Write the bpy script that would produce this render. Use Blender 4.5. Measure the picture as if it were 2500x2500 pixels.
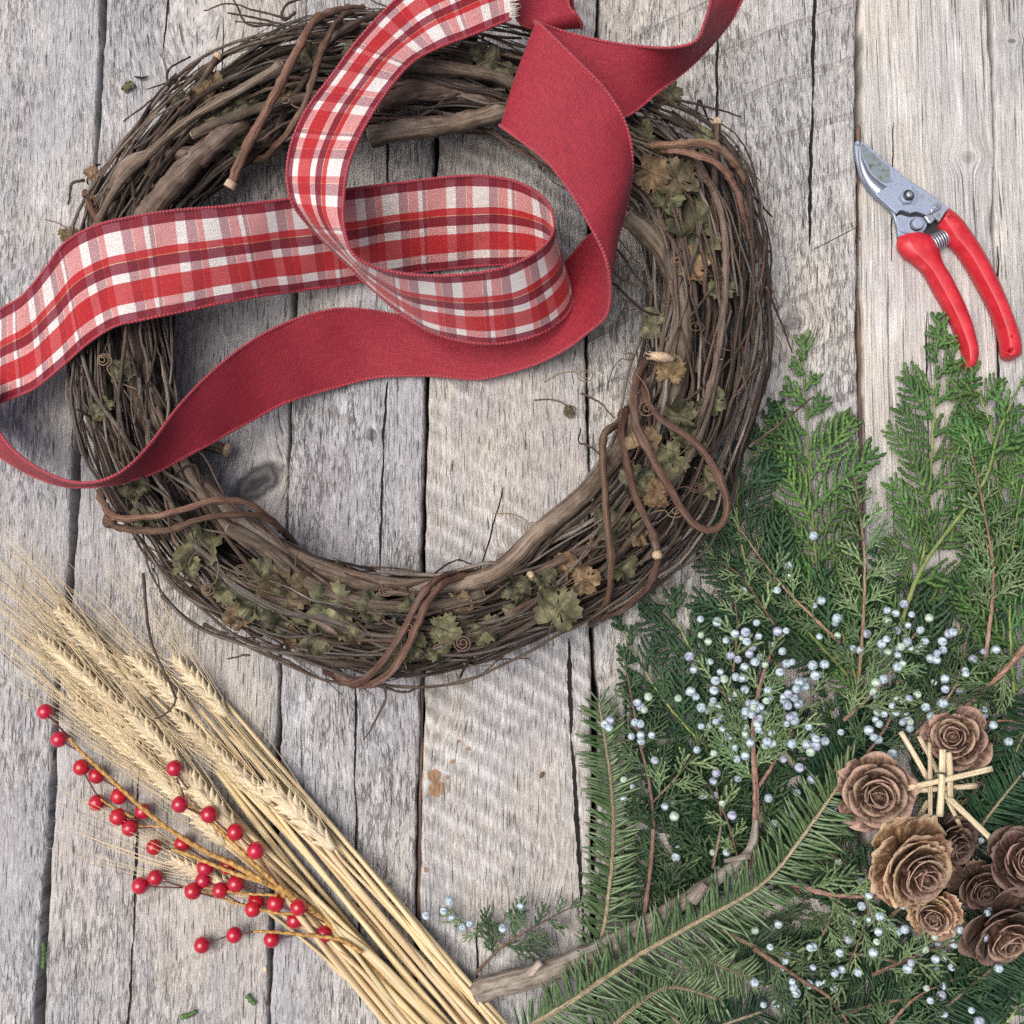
import bpy, bmesh, math, random
import numpy as np
from mathutils import Vector, Matrix

for o in list(bpy.data.objects):
    bpy.data.objects.remove(o, do_unlink=True)

SC = bpy.context.scene
COL = SC.collection
RAD = math.radians

# ---------------------------------------------------------------- camera
TILT = RAD(5.0)
TAN = 0.46
DIST = 0.375 / TAN
cam_d = bpy.data.cameras.new('camera')
cam_d.sensor_width = 36
cam_d.sensor_fit = 'HORIZONTAL'
cam_d.angle = 2 * math.atan(TAN)
cam_d.clip_start = 0.01
cam_d.clip_end = 100
cam = bpy.data.objects.new('camera', cam_d)
COL.objects.link(cam)
CAM = np.array([0.0, -DIST * math.sin(TILT), DIST * math.cos(TILT)])
cam.location = CAM
cam.rotation_euler = (TILT, 0, 0)
SC.camera = cam

# ---------------------------------------------------------------- sky, sun, exposure
SUN_EL, SUN_AZ = 68.0, 178.0          # elevation; direction of the sun in the deck plane, from +x towards +y
world = bpy.data.worlds.new('World')
SC.world = world
world.use_nodes = True
wn = world.node_tree
wn.nodes.clear()
sky = wn.nodes.new('ShaderNodeTexSky')
sky.sky_type = 'NISHITA'
sky.sun_disc = False
sky.sun_elevation = RAD(SUN_EL)
sky.sun_rotation = RAD(90.0 - SUN_AZ)
sky.air_density = 0.35
sky.dust_density = 5.0
sky.ozone_density = 0.6
bg = wn.nodes.new('ShaderNodeBackground')
bg.inputs['Strength'].default_value = 0.125
wo = wn.nodes.new('ShaderNodeOutputWorld')
wn.links.new(sky.outputs[0], bg.inputs[0])
wn.links.new(bg.outputs[0], wo.inputs[0])

sun_d = bpy.data.lights.new('sun', 'SUN')
sun_d.energy = 1.5
sun_d.angle = RAD(52)
sun_d.color = (1.0, 0.96, 0.905)
sun = bpy.data.objects.new('sun', sun_d)
COL.objects.link(sun)
sdir = Vector((math.cos(RAD(SUN_EL)) * math.cos(RAD(SUN_AZ)), math.cos(RAD(SUN_EL)) * math.sin(RAD(SUN_AZ)), math.sin(RAD(SUN_EL))))
sun.rotation_euler = sdir.to_track_quat('Z', 'Y').to_euler()
sun.location = sdir * 3

SC.view_settings.view_transform = 'Standard'
SC.view_settings.look = 'None'
SC.view_settings.gamma = 1
SC.view_settings.use_curve_mapping = False
SC.view_settings.exposure = 0.60
SC.render.engine = 'CYCLES'
SC.cycles.max_bounces = 8
SC.cycles.use_denoising = False

# ---------------------------------------------------------------- geometry helpers
FWD = np.array([0, math.sin(TILT), -math.cos(TILT)])
UP = np.array([0, math.cos(TILT), math.sin(TILT)])
RIGHT = np.array([1.0, 0, 0])


def P(px, py, z=0.0):
    """point at height z (metres above the deck) seen at photo position (px, py)"""
    dx = (px - 1250) / 1250 * TAN
    dy = -(py - 1250) / 1250 * TAN
    d = FWD + dx * RIGHT + dy * UP
    t = (z - CAM[2]) / d[2]
    return CAM + d * t


PX = 0.0003


def path(pts, z=None):
    """[(px,py,z_mm) or (px,py)] -> world points"""
    out = []
    for p in pts:
        zz = (p[2] if len(p) > 2 else z) * 0.001
        out.append(P(p[0], p[1], zz))
    return np.array(out)


def spline(pts, n):
    """Catmull-Rom through the rows of pts (any width), resampled to n rows by arc length of the first three columns"""
    pts = np.asarray(pts, float)
    m = len(pts)
    if m == 2:
        t = np.linspace(0, 1, n)[:, None]
        return pts[0] * (1 - t) + pts[1] * t
    ext = np.vstack([2 * pts[0] - pts[1], pts, 2 * pts[-1] - pts[-2]])
    sub = 12
    out = []
    for i in range(1, m):
        p0, p1, p2, p3 = ext[i - 1], ext[i], ext[i + 1], ext[i + 2]
        for k in range(sub):
            t = k / sub
            out.append(0.5 * ((2 * p1) + (-p0 + p2) * t + (2 * p0 - 5 * p1 + 4 * p2 - p3) * t * t + (-p0 + 3 * p1 - 3 * p2 + p3) * t ** 3))
    out.append(pts[-1])
    out = np.array(out)
    seg = np.linalg.norm(np.diff(out[:, :3], axis=0), axis=1)
    s = np.concatenate([[0], np.cumsum(seg)])
    q = np.linspace(0, s[-1], n)
    return np.stack([np.interp(q, s, out[:, c]) for c in range(out.shape[1])], axis=1)


def frames(p):
    t = np.gradient(p, axis=0)
    t /= np.linalg.norm(t, axis=1)[:, None] + 1e-12
    n = np.zeros_like(p)
    ref = np.array([0, 0, 1.0])
    if abs(t[0] @ ref) > 0.9:
        ref = np.array([1.0, 0, 0])
    v = ref - (ref @ t[0]) * t[0]
    v /= np.linalg.norm(v)
    n[0] = v
    for i in range(1, len(p)):
        v = n[i - 1] - (n[i - 1] @ t[i]) * t[i]
        n[i] = v / (np.linalg.norm(v) + 1e-12)
    b = np.cross(t, n)
    return t, n, b


class MB:
    """collects verts / faces / uvs for one mesh"""

    def __init__(self):
        self.v, self.f, self.uv, self.m = [], [], [], []

    def add(self, verts, faces, uvs=None, mi=0):
        o = len(self.v)
        self.v.extend([tuple(map(float, q)) for q in verts])
        for k, f in enumerate(faces):
            self.f.append([i + o for i in f])
            self.m.append(mi)
            self.uv.append(uvs[k] if uvs is not None else [(0, 0)] * len(f))
        return self

    def tube(self, p, r, sides=6, cap=True, flat=1.0, mi=0, up=None, v0=0.0):
        p = np.asarray(p, float)
        n_ = len(p)
        r = np.broadcast_to(np.asarray(r, float), (n_,))
        t, n, b = frames(p)
        if up is not None:
            up = np.asarray(up, float)
            b = np.cross(t, up)
            b /= np.linalg.norm(b, axis=1)[:, None] + 1e-12
            n = np.cross(b, t)
        a = np.arange(sides) / sides * 2 * math.pi
        ring = p[:, None, :] + r[:, None, None] * (np.cos(a)[None, :, None] * b[:, None, :] + flat * np.sin(a)[None, :, None] * n[:, None, :])
        verts = ring.reshape(-1, 3)
        s = np.concatenate([[0], np.cumsum(np.linalg.norm(np.diff(p, axis=0), axis=1))]) + v0
        faces, uvs = [], []
        for i in range(n_ - 1):
            for j in range(sides):
                k = (j + 1) % sides
                faces.append([i * sides + j, i * sides + k, (i + 1) * sides + k, (i + 1) * sides + j])
                u0, u1 = j / sides, (j + 1) / sides
                uvs.append([(u0, s[i]), (u1, s[i]), (u1, s[i + 1]), (u0, s[i + 1])])
        if cap:
            faces.append(list(range(sides))[::-1])
            uvs.append([(0, 0)] * sides)
            faces.append([(n_ - 1) * sides + j for j in range(sides)])
            uvs.append([(0, s[-1])] * sides)
        return self.add(verts, faces, uvs, mi)

    def mesh(self, name, mats, smooth=True):
        me = bpy.data.meshes.new(name)
        me.from_pydata(self.v, [], self.f)
        if not isinstance(mats, (list, tuple)):
            mats = [mats]
        for m in mats:
            me.materials.append(m)
        uvl = me.uv_layers.new(name='UVMap')
        flat = np.array([c for f in self.uv for q in f for c in q], dtype=np.float32)
        uvl.data.foreach_set('uv', flat)
        if len(mats) > 1:
            me.polygons.foreach_set('material_index', self.m)
        if smooth:
            me.polygons.foreach_set('use_smooth', [True] * len(me.polygons))
        me.update()
        return me

    def obj(self, name, mats, parent=None, smooth=True):
        return link(name, self.mesh(name, mats, smooth), parent)


def link(name, me, parent=None, mat=None):
    o = bpy.data.objects.new(name, me)
    COL.objects.link(o)
    if parent is not None:
        o.parent = parent
    if mat is not None:
        o.matrix_local = mat
    return o


def tag(o, label=None, cat=None, group=None, kind=None):
    if label:
        o['label'] = label
    if cat:
        o['category'] = cat
    if group:
        o['group'] = group
    if kind:
        o['kind'] = kind
    return o


def empty(name, loc, label=None, cat=None, group=None, kind=None):
    o = bpy.data.objects.new(name, None)
    o.empty_display_size = 0.02
    COL.objects.link(o)
    o.location = loc
    return tag(o, label, cat, group, kind)


def child(name, mb, mats, parent, smooth=True):
    """mesh given in world coordinates, parented to a thing standing at parent's location (no rotation on things built this way)"""
    off = np.array(parent_loc(parent))
    mb.v = [tuple(np.array(q) - off) for q in mb.v]
    return mb.obj(name, mats, parent, smooth)


def parent_loc(o):
    l = Vector((0, 0, 0))
    while o is not None:
        l = l + o.location
        o = o.parent
    return l


def axes(x, y, z, loc, s=1.0):
    m = Matrix.Identity(4)
    for i in range(3):
        m[i][0], m[i][1], m[i][2], m[i][3] = x[i] * s, y[i] * s, z[i] * s, loc[i]
    return m


def unit(v):
    v = np.asarray(v, float)
    return v / (np.linalg.norm(v) + 1e-12)


# ---------------------------------------------------------------- material helpers
class NT:
    def __init__(self, name):
        self.mat = bpy.data.materials.new(name)
        self.mat.use_nodes = True
        self.t = self.mat.node_tree
        self.t.nodes.clear()
        self.out = self.t.nodes.new('ShaderNodeOutputMaterial')
        self.b = self.t.nodes.new('ShaderNodeBsdfPrincipled')
        self.t.links.new(self.b.outputs[0], self.out.inputs[0])

    def n(self, kind, **kw):
        nd = self.t.nodes.new(kind)
        for k, v in kw.items():
            setattr(nd, k, v)
        return nd

    def put(self, sock, val):
        if val is None:
            return
        if hasattr(val, 'links') or isinstance(val, bpy.types.NodeSocket):
            self.t.links.new(val, sock)
        else:
            if isinstance(val, (tuple, list)) and len(val) == 3 and sock.type == 'RGBA':
                val = (*val, 1)
            sock.default_value = val

    def math(self, op, a, b=None, c=None, clamp=False):
        nd = self.n('ShaderNodeMath', operation=op, use_clamp=clamp)
        for i, v in enumerate((a, b, c)):
            self.put(nd.inputs[i], v)
        return nd.outputs[0]

    def vmath(self, op, a, b=None):
        nd = self.n('ShaderNodeVectorMath', operation=op)
        self.put(nd.inputs[0], a)
        self.put(nd.inputs[1], b)
        return nd.outputs[0]

    def comb(self, x, y, z):
        nd = self.n('ShaderNodeCombineXYZ')
        for i, v in enumerate((x, y, z)):
            self.put(nd.inputs[i], v)
        return nd.outputs[0]

    def sep(self, v):
        nd = self.n('ShaderNodeSeparateXYZ')
        self.put(nd.inputs[0], v)
        return nd.outputs

    def noise(self, vec, scale=1.0, detail=2.0, rough=0.5, dist=0.0):
        nd = self.n('ShaderNodeTexNoise')
        self.put(nd.inputs['Vector'], vec)
        nd.inputs['Scale'].default_value = scale
        nd.inputs['Detail'].default_value = detail
        nd.inputs['Roughness'].default_value = rough
        nd.inputs['Distortion'].default_value = dist
        return nd.outputs['Fac']

    def step(self, v, lo, hi, a=0.0, b=1.0):
        nd = self.n('ShaderNodeMapRange', interpolation_type='SMOOTHSTEP')
        self.put(nd.inputs[0], v)
        for i, q in zip((1, 2, 3, 4), (lo, hi, a, b)):
            self.put(nd.inputs[i], q)
        return nd.outputs[0]

    def lin(self, v, lo, hi, a=0.0, b=1.0):
        nd = self.n('ShaderNodeMapRange')
        self.put(nd.inputs[0], v)
        for i, q in zip((1, 2, 3, 4), (lo, hi, a, b)):
            self.put(nd.inputs[i], q)
        return nd.outputs[0]

    def mix(self, f, a, b, mode='MIX'):
        nd = self.n('ShaderNodeMix', data_type='RGBA', blend_type=mode)
        self.put(nd.inputs[0], f)
        self.put(nd.inputs[6], a)
        self.put(nd.inputs[7], b)
        return nd.outputs[2]

    def ramp(self, v, stops, interp='LINEAR'):
        nd = self.n('ShaderNodeValToRGB')
        cr = nd.color_ramp
        cr.interpolation = interp
        while len(cr.elements) > 1:
            cr.elements.remove(cr.elements[-1])
        cr.elements[0].position = stops[0][0]
        cr.elements[0].color = (*stops[0][1], 1)
        for p, c in stops[1:]:
            e = cr.elements.new(p)
            e.color = (*c, 1)
        self.put(nd.inputs[0], v)
        return nd.outputs[0]

    def co(self, which='Object'):
        return self.n('ShaderNodeTexCoord').outputs[which]

    def rnd(self):
        return self.n('ShaderNodeObjectInfo').outputs['Random']

    def bump(self, h, dist, strength=1.0, normal=None):
        nd = self.n('ShaderNodeBump')
        nd.inputs['Strength'].default_value = strength
        nd.inputs['Distance'].default_value = dist
        self.put(nd.inputs['Height'], h)
        self.put(nd.inputs['Normal'], normal)
        self.put(self.b.inputs['Normal'], nd.outputs[0])
        return nd.outputs[0]

    def set(self, **kw):
        for k, v in kw.items():
            self.put(self.b.inputs[k.replace('_', ' ')], v)
        return self


def hsv_vary(nt, col, amount_v=0.3, amount_h=0.03, seed=None):
    """shift a colour per object"""
    r = seed if seed is not None else nt.rnd()
    nd = nt.n('ShaderNodeHueSaturation')
    nt.put(nd.inputs['Color'], col)
    nt.put(nd.inputs['Value'], nt.lin(r, 0, 1, 1 - amount_v, 1 + amount_v))
    r2 = nt.math('FRACT', nt.math('MULTIPLY', r, 7.31))
    nt.put(nd.inputs['Hue'], nt.lin(r2, 0, 1, 0.5 - amount_h, 0.5 + amount_h))
    return nd.outputs[0]



# ================================================================ the deck
# seams between the planks, in photo positions from top to bottom
SEAMS = [
    [(-420, -300), (-450, 1000), (-560, 2800)],
    [(262, -300), (252, 0), (233, 396), (189, 1080), (168, 1461), (140, 1670), (93, 2500), (75, 2800)],
    [(758, -300), (748, 0), (718, 725), (685, 1628), (652, 2500), (640, 2800)],
    [(1076, -300), (1072, 0), (1062, 345), (1042, 950), (1029, 1700), (1010, 2500), (1004, 2800)],
    [(1463, -300), (1457, 0), (1436, 823), (1440, 1400), (1450, 1700), (1455, 2500), (1456, 2800)],
    [(2094, -300), (2095, 0), (2100, 700), (2105, 1300), (2109, 2500), (2110, 2800)],
    [(2408, -300), (2413, 0), (2427, 326), (2423, 560), (2436, 700), (2441, 900), (2446, 1600), (2450, 2800)],
    [(2900, -300), (2920, 1000), (2990, 2800)],
]
GAPS = [8, 14, 9, 11, 10, 14, 6, 8]        # gap widths in photo pixels


def wx(px, py):
    return P(px, py, 0.0)


def wood(idx, tint, saw=None, plate=0.6, fine=1.0, cracks=(), knots=(), stains=(), yl=1.0):
    """weathered softwood: grain along y, raised latewood, flaky plates, saw marks, cracks, knots"""
    nt = NT('weathered_wood')
    co = nt.co('Object')
    x0, y0, z0 = nt.sep(co)
    off = 3.7 * idx
    wob = nt.noise(nt.comb(nt.math('MULTIPLY', x0, 9), nt.math('MULTIPLY', y0, 3.2), off), 1, 2)
    x = nt.math('ADD', x0, nt.math('MULTIPLY', nt.math('SUBTRACT', wob, 0.5), 0.014))
    knot_dark = None
    for (kx, ky, rx, ry, st, *kang) in knots:
        c = wx(kx, ky)
        rx *= PX
        ry *= PX
        dx = nt.math('SUBTRACT', x0, float(c[0]))
        dy = nt.math('SUBTRACT', y0, float(c[1]))
        ka = RAD(kang[0]) if kang else 0.0
        ru_ = nt.math('ADD', nt.math('MULTIPLY', dx, math.cos(ka)), nt.math('MULTIPLY', dy, math.sin(ka)))
        rv_ = nt.math('SUBTRACT', nt.math('MULTIPLY', dy, math.cos(ka)), nt.math('MULTIPLY', dx, math.sin(ka)))
        a = nt.math('DIVIDE', ru_, rx)
        b = nt.math('DIVIDE', rv_, ry)
        d2 = nt.math('ADD', nt.math('MULTIPLY', a, a), nt.math('MULTIPLY', b, b))
        wv = nt.math('POWER', 2.718, nt.math('MULTIPLY', d2, -0.35))
        x = nt.math('SUBTRACT', x, nt.math('MULTIPLY', nt.math('MULTIPLY', dx, wv), 0.7))
        wn_ = nt.noise(co, 120, 4)
        d = nt.math('ADD', nt.math('SQRT', d2), nt.math('MULTIPLY', nt.math('SUBTRACT', wn_, 0.5), 0.5))
        eye = nt.step(d, 0.45, 1.0, 1.0, 0.0)
        ring = nt.math('MULTIPLY', nt.math('SINE', nt.math('MULTIPLY', d, 12.0)), eye)
        eye = nt.math('MULTIPLY', nt.math('ADD', eye, nt.math('MULTIPLY', ring, 0.22)), st)
        knot_dark = eye if knot_dark is None else nt.math('MAXIMUM', knot_dark, eye)
    # grain layers
    def layer(fx, fy, det, ro, zoff, dist=0.0):
        return nt.noise(nt.comb(nt.math('MULTIPLY', x, fx), nt.math('MULTIPLY', y0, fy), off + zoff), 1, det, ro, dist)
    g1 = layer(1000, 150 * yl, 3, 0.65, 1.3)
    g2 = layer(560, 78 * yl, 4, 0.62, 4.1, 0.3)
    g3 = layer(90, 2.6, 3, 0.55, 8.4)
    g4 = layer(330, 5, 3, 0.6, 15.4)
    # flaky plates: stretched cells
    jit = nt.noise(nt.comb(nt.math('MULTIPLY', x, 160), nt.math('MULTIPLY', y0, 60), off), 1, 2)
    vor = nt.n('ShaderNodeTexVoronoi', feature='DISTANCE_TO_EDGE')
    vor.inputs['Scale'].default_value = 1
    nt.put(vor.inputs['Vector'], nt.comb(nt.math('ADD', nt.math('MULTIPLY', x, 470), nt.math('MULTIPLY', jit, 2.2)),
                                         nt.math('ADD', nt.math('MULTIPLY', y0, 100 * yl), nt.math('MULTIPLY', g2, 1.8)), off))
    edge = nt.step(vor.outputs['Distance'], 0.0, 0.22)
    vor2 = nt.n('ShaderNodeTexVoronoi', feature='F1')
    vor2.inputs['Scale'].default_value = 1
    nt.put(vor2.inputs['Vector'], nt.comb(nt.math('ADD', nt.math('MULTIPLY', x, 470), nt.math('MULTIPLY', jit, 2.2)),
                                          nt.math('ADD', nt.math('MULTIPLY', y0, 100 * yl), nt.math('MULTIPLY', g2, 1.8)), off))
    cell = nt.sep(vor2.outputs['Color'])[0]
    # where the plates come loose
    where = nt.step(nt.noise(nt.comb(nt.math('MULTIPLY', x0, 14), nt.math('MULTIPLY', y0, 5), off + 2), 1, 3), 0.36, 0.58)
    pl = nt.math('MULTIPLY', where, plate)
    brk = nt.step(layer(300, 70, 2, 0.5, 22.0), 0.44, 0.60)
    edge_m = nt.math('MULTIPLY', nt.math('MULTIPLY', nt.math('SUBTRACT', 1.0, edge), brk), pl)
    # hairline checks along the grain
    hl = layer(820, 48 * yl, 3, 0.55, 12.0)
    hair = nt.step(hl, 0.385, 0.325)
    # saw marks
    sawh = None
    if saw:
        ang, per, amp = saw
        s = nt.math('ADD', nt.math('MULTIPLY', y0, math.cos(RAD(ang))), nt.math('MULTIPLY', x0, -math.sin(RAD(ang))))
        s = nt.math('ADD', s, nt.math('MULTIPLY', nt.math('MULTIPLY', x0, x0), 0.5))
        s = nt.math('ADD', s, nt.math('MULTIPLY', nt.math('SUBTRACT', nt.noise(co, 22, 2), 0.5), 0.006))
        sw = nt.math('SINE', nt.math('MULTIPLY', s, 2 * math.pi / per))
        if per > 0.02:
            sw = nt.math('MULTIPLY', nt.step(sw, 0.90, 0.995), -2.0)
        pres = nt.step(nt.noise(nt.comb(nt.math('MULTIPLY', x0, 7), nt.math('MULTIPLY', y0, 6), off + 5), 1, 2), 0.36, 0.56, 0.3, 1.0)
        sawh = nt.math('MULTIPLY', nt.math('MULTIPLY', sw, pres), amp)
    # long cracks
    crack = None
    for (pts, w) in cracks:
        for (q0, q1) in zip(pts[:-1], pts[1:]):
            a, b = wx(*q0), wx(*q1)
            t = nt.math('DIVIDE', nt.math('SUBTRACT', y0, float(a[1])), float(b[1] - a[1]))
            wig = nt.noise(nt.comb(0.0, nt.math('MULTIPLY', y0, 45), off + a[0] * 50), 1, 3)
            xc = nt.math('ADD', nt.math('ADD', nt.math('MULTIPLY', t, float(b[0] - a[0])), float(a[0])),
                         nt.math('MULTIPLY', nt.math('SUBTRACT', wig, 0.5), 0.004))
            d = nt.math('ABSOLUTE', nt.math('SUBTRACT', x0, xc))
            inn = nt.math('MULTIPLY', nt.math('MULTIPLY', t, nt.math('SUBTRACT', 1.0, t)), 4.0)
            ww = nt.math('MULTIPLY', nt.math('SQRT', nt.math('MAXIMUM', inn, 0.0)), w * PX * 0.5)
            ww = nt.math('MULTIPLY', ww, nt.lin(nt.noise(nt.comb(0.0, nt.math('MULTIPLY', y0, 120), off), 1, 2), 0.3, 0.7, 0.5, 1.3))
            m = nt.step(nt.math('SUBTRACT', d, ww), -0.0002, 0.0003, 1.0, 0.0)
            m = nt.math('MULTIPLY', m, nt.math('GREATER_THAN', inn, 0.0))
            crack = m if crack is None else nt.math('MAXIMUM', crack, m)
    # colour
    t1 = nt.noise(nt.comb(nt.math('MULTIPLY', x0, 11), nt.math('MULTIPLY', y0, 5), off + 20), 1, 4, 0.6)
    t2 = nt.noise(nt.comb(nt.math('MULTIPLY', x0, 30), nt.math('MULTIPLY', y0, 12), off + 31), 1, 4, 0.65)
    cool, warm, pale = tint
    col = nt.mix(nt.step(t1, 0.36, 0.64), cool, warm)
    col = nt.mix(nt.step(t2, 0.50, 0.74, 0, 0.75), col, pale)
    purple = nt.noise(nt.comb(nt.math('MULTIPLY', x0, 18), nt.math('MULTIPLY', y0, 9), off + 44), 1, 3)
    col = nt.mix(nt.step(purple, 0.54, 0.72, 0, 0.4), col, (0.335, 0.31, 0.335))
    # dirt kept in the grooves, bare ridges paler
    gmix = nt.math('ADD', nt.math('MULTIPLY', g2, 0.5), nt.math('ADD', nt.math('MULTIPLY', g1, 0.38 * fine), nt.math('MULTIPLY', nt.math('ADD', nt.math('MULTIPLY', g3, 1.3), nt.math('MULTIPLY', g4, 0.7)), 0.18)))
    lum = nt.lin(gmix, 0.42, 0.84, 0.46, 1.48)
    col = nt.mix(1.0, col, nt.comb(lum, lum, lum), 'MULTIPLY')
    cl = nt.math('ADD', 1.0, nt.math('MULTIPLY', nt.math('MULTIPLY', nt.math('SUBTRACT', cell, 0.45), pl), 0.36))
    col = nt.mix(1.0, col, nt.comb(cl, cl, cl), 'MULTIPLY')
    grime = (0.045, 0.04, 0.038)
    col = nt.mix(nt.math('MULTIPLY', edge_m, 0.6), col, grime)
    col = nt.mix(nt.math('MULTIPLY', hair, 0.8), col, grime)
    if saw:
        col = nt.mix(nt.math('MULTIPLY', nt.step(sawh, 0.0, 1.0, 0.0, 0.5), nt.step(g2, 0.35, 0.6)), col, (0.66, 0.65, 0.63))
        col = nt.mix(nt.math('MULTIPLY', nt.step(sawh, 0.0, -1.0, 0.0, 0.55), nt.step(g1, 0.62, 0.38)), col, (0.17, 0.15, 0.135))
    if knot_dark is not None:
        col = nt.mix(nt.math('MULTIPLY', knot_dark, 0.75, clamp=True), col, (0.06, 0.058, 0.06))
    for (sx, sy, sr, sc_) in stains:
        c = wx(sx, sy)
        dd = nt.vmath('SUBTRACT', co, tuple(map(float, c)))
        nd = nt.n('ShaderNodeVectorMath', operation='LENGTH')
        nt.put(nd.inputs[0], dd)
        dn = nt.math('ADD', nt.math('DIVIDE', nd.outputs['Value'], sr * PX), nt.math('MULTIPLY', nt.math('SUBTRACT', nt.noise(co, 160, 3), 0.5), 1.1))
        col = nt.mix(nt.step(dn, 0.75, 1.0, 0.8, 0.0), col, sc_)
    if crack is not None:
        col = nt.mix(crack, col, (0.014, 0.012, 0.011))
    # relief
    h = nt.math('ADD', nt.math('MULTIPLY', g2, 0.8), nt.math('MULTIPLY', g1, 0.5 * fine))
    h = nt.math('ADD', h, nt.math('MULTIPLY', edge_m, -0.55))
    h = nt.math('ADD', h, nt.math('MULTIPLY', nt.math('MULTIPLY', cell, pl), 0.30))
    h = nt.math('ADD', h, nt.math('MULTIPLY', hair, -0.4))
    h = nt.math('ADD', h, nt.math('MULTIPLY', g3, 0.8))
    if saw:
        h = nt.math('ADD', h, nt.math('MULTIPLY', sawh, 0.45))
    if crack is not None:
        h = nt.math('ADD', h, nt.math('MULTIPLY', crack, -2.5))
    h = nt.math('ADD', h, nt.math('MULTIPLY', g4, 0.5))
    nt.bump(h, 0.0016, 1.0)
    nt.set(Base_Color=col, Roughness=0.82)
    nt.b.inputs['Specular IOR Level'].default_value = 0.3
    return nt.mat


COOL = ((0.365, 0.37, 0.385), (0.435, 0.42, 0.395), (0.55, 0.56, 0.57))
MID = ((0.365, 0.365, 0.37), (0.455, 0.43, 0.385), (0.56, 0.56, 0.555))
WARM = ((0.42, 0.42, 0.41), (0.49, 0.465, 0.41), (0.60, 0.59, 0.56))
RUST = (0.26, 0.13, 0.05)
WOODS = [
    wood(0, COOL, None, 0.8),
    wood(1, MID, (18, 0.055, 0.5), 0.7, cracks=[([(418, -60), (400, 120)], 5), ([(345, 1650), (338, 1900), (325, 2300), (308, 2560)], 6), ([(545, 40), (540, 330)], 3)],
         knots=[(628, 1178, 98, 50, 1.25, 34), (250, 2110, 12, 16, 0.6), (480, 40, 90, 90, 0.0)]),
    wood(2, COOL, (-28, 0.048, 0.5), 0.8, cracks=[([(948, 120), (946, 480)], 6), ([(945, 930), (936, 1100), (929, 1400)], 6), ([(868, 1640), (868, 1900), (880, 2460)], 6)],
         knots=[(907, 1062, 18, 22, 0.9)]),
    wood(3, MID, (-30, 0.0135, 1.0), 0.35, cracks=[([(1230, 1190), (1165, 1420)], 3), ([(1389, 1560), (1395, 1800), (1424, 2252), (1430, 2560)], 11), ([(1165, 2250), (1164, 2440)], 4)],
         knots=[(1175, 1405, 46, 40, 0.25), (1065, 1700, 44, 62, 0.25), (1410, 900, 18, 20, 0.5), (1400, 2235, 40, 50, 0.5)],
         stains=[(1062, 1895, 18, RUST), (1067, 1925, 22, RUST), (1120, 1810, 7, RUST), (1092, 1897, 7, RUST), (1145, 1828, 6, RUST), (1040, 2125, 7, RUST), (1105, 1860, 7, RUST)]),
    wood(4, WARM, (32, 0.036, 0.75), 0.85, cracks=[([(1990, -80), (1984, 250), (1975, 600)], 9), ([(1750, 70), (1752, 360)], 7), ([(1985, 610), (2095, 552)], 3), ([(1530, 1600), (1526, 2100)], 5)],
         knots=[(1935, 790, 34, 22, 0.8)]),
    wood(5, WARM, None, 0.15, 1.2, yl=0.22, cracks=[([(2180, 300), (2176, 640)], 3), ([(2260, 760), (2266, 1120)], 3)],
         knots=[(2362, 385, 30, 20, 0.45)]),
    wood(6, WARM, None, 0.3, 1.1, yl=0.4, cracks=[([(2436, 600), (2440, 1000)], 4)], knots=[(2470, 100, 14, 8, 0.9)]),
]

deck = empty('deck', (0, 0, 0), kind='structure')
rng = np.random.default_rng(5)


def seam_world(i, side):
    pts = np.array([wx(*q) for q in SEAMS[i]])
    ys = np.linspace(0.62, -0.62, 260)
    xs = np.interp(-ys, -pts[:, 1], pts[:, 0])
    g = GAPS[i] * PX * 0.5
    r = np.random.default_rng(50 + i * 2 + (side > 0))
    wav = np.zeros_like(ys)
    for f, a in ((7, 0.0009), (17, 0.0006), (43, 0.0004), (90, 0.0003)):
        wav += a * np.sin(ys * f * 2 + r.uniform(0, 6.28)) * r.uniform(0.5, 1.2)
    wav += r.normal(0, 0.00018, len(ys))
    return xs + side * g + wav, ys


for i in range(7):
    xl, ys = seam_world(i, +1)
    xr, _ = seam_world(i + 1, -1)
    top = [0.0, -0.0008, 0.0003, -0.0004, 0.0, 0.0006, 0.0][i]
    cupr = [0.0006, 0.001, 0.0005, 0.0008, 0.001, 0.0006, 0.0005][i]
    mb = MB()
    nacross = 12
    prof = [(0.0, -0.038), (0.0, -0.004), (0.0004, -0.0016), (0.0014, -0.0004)]
    rows = []
    for j in range(len(ys)):
        row = [(xl[j] + dx, ys[j], dz + top) for dx, dz in prof]
        for k in range(nacross + 1):
            f = k / nacross
            x_ = (xl[j] + 0.003) * (1 - f) + (xr[j] - 0.003) * f
            z_ = top + cupr * (4 * f * (1 - f) - 0.5) * 0.6
            row.append((x_, ys[j], z_))
        row += [(xr[j] - dx, ys[j], dz + top) for dx, dz in prof[::-1]]
        rows.append(row)
    m_ = len(rows[0])
    verts = [q for r_ in rows for q in r_]
    faces = []
    for j in range(len(ys) - 1):
        for k in range(m_ - 1):
            faces.append([j * m_ + k + 1, j * m_ + k, (j + 1) * m_ + k, (j + 1) * m_ + k + 1])
    mb.add(verts, faces)
    mb.obj('plank', WOODS[i], deck)

# dark soil under the deck, seen only through the gaps
soil = NT('soil')
sn = soil.noise(soil.co('Object'), 90, 4)
soil.set(Base_Color=soil.ramp(sn, [(0.3, (0.012, 0.010, 0.008)), (0.7, (0.05, 0.04, 0.03))]), Roughness=1.0)
mb = MB()
mb.add([(-3, -3, -0.07), (3, -3, -0.07), (3, 3, -0.07), (-3, 3, -0.07)], [[0, 1, 2, 3]])
tag(mb.obj('ground', soil.mat), kind='structure')

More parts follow.
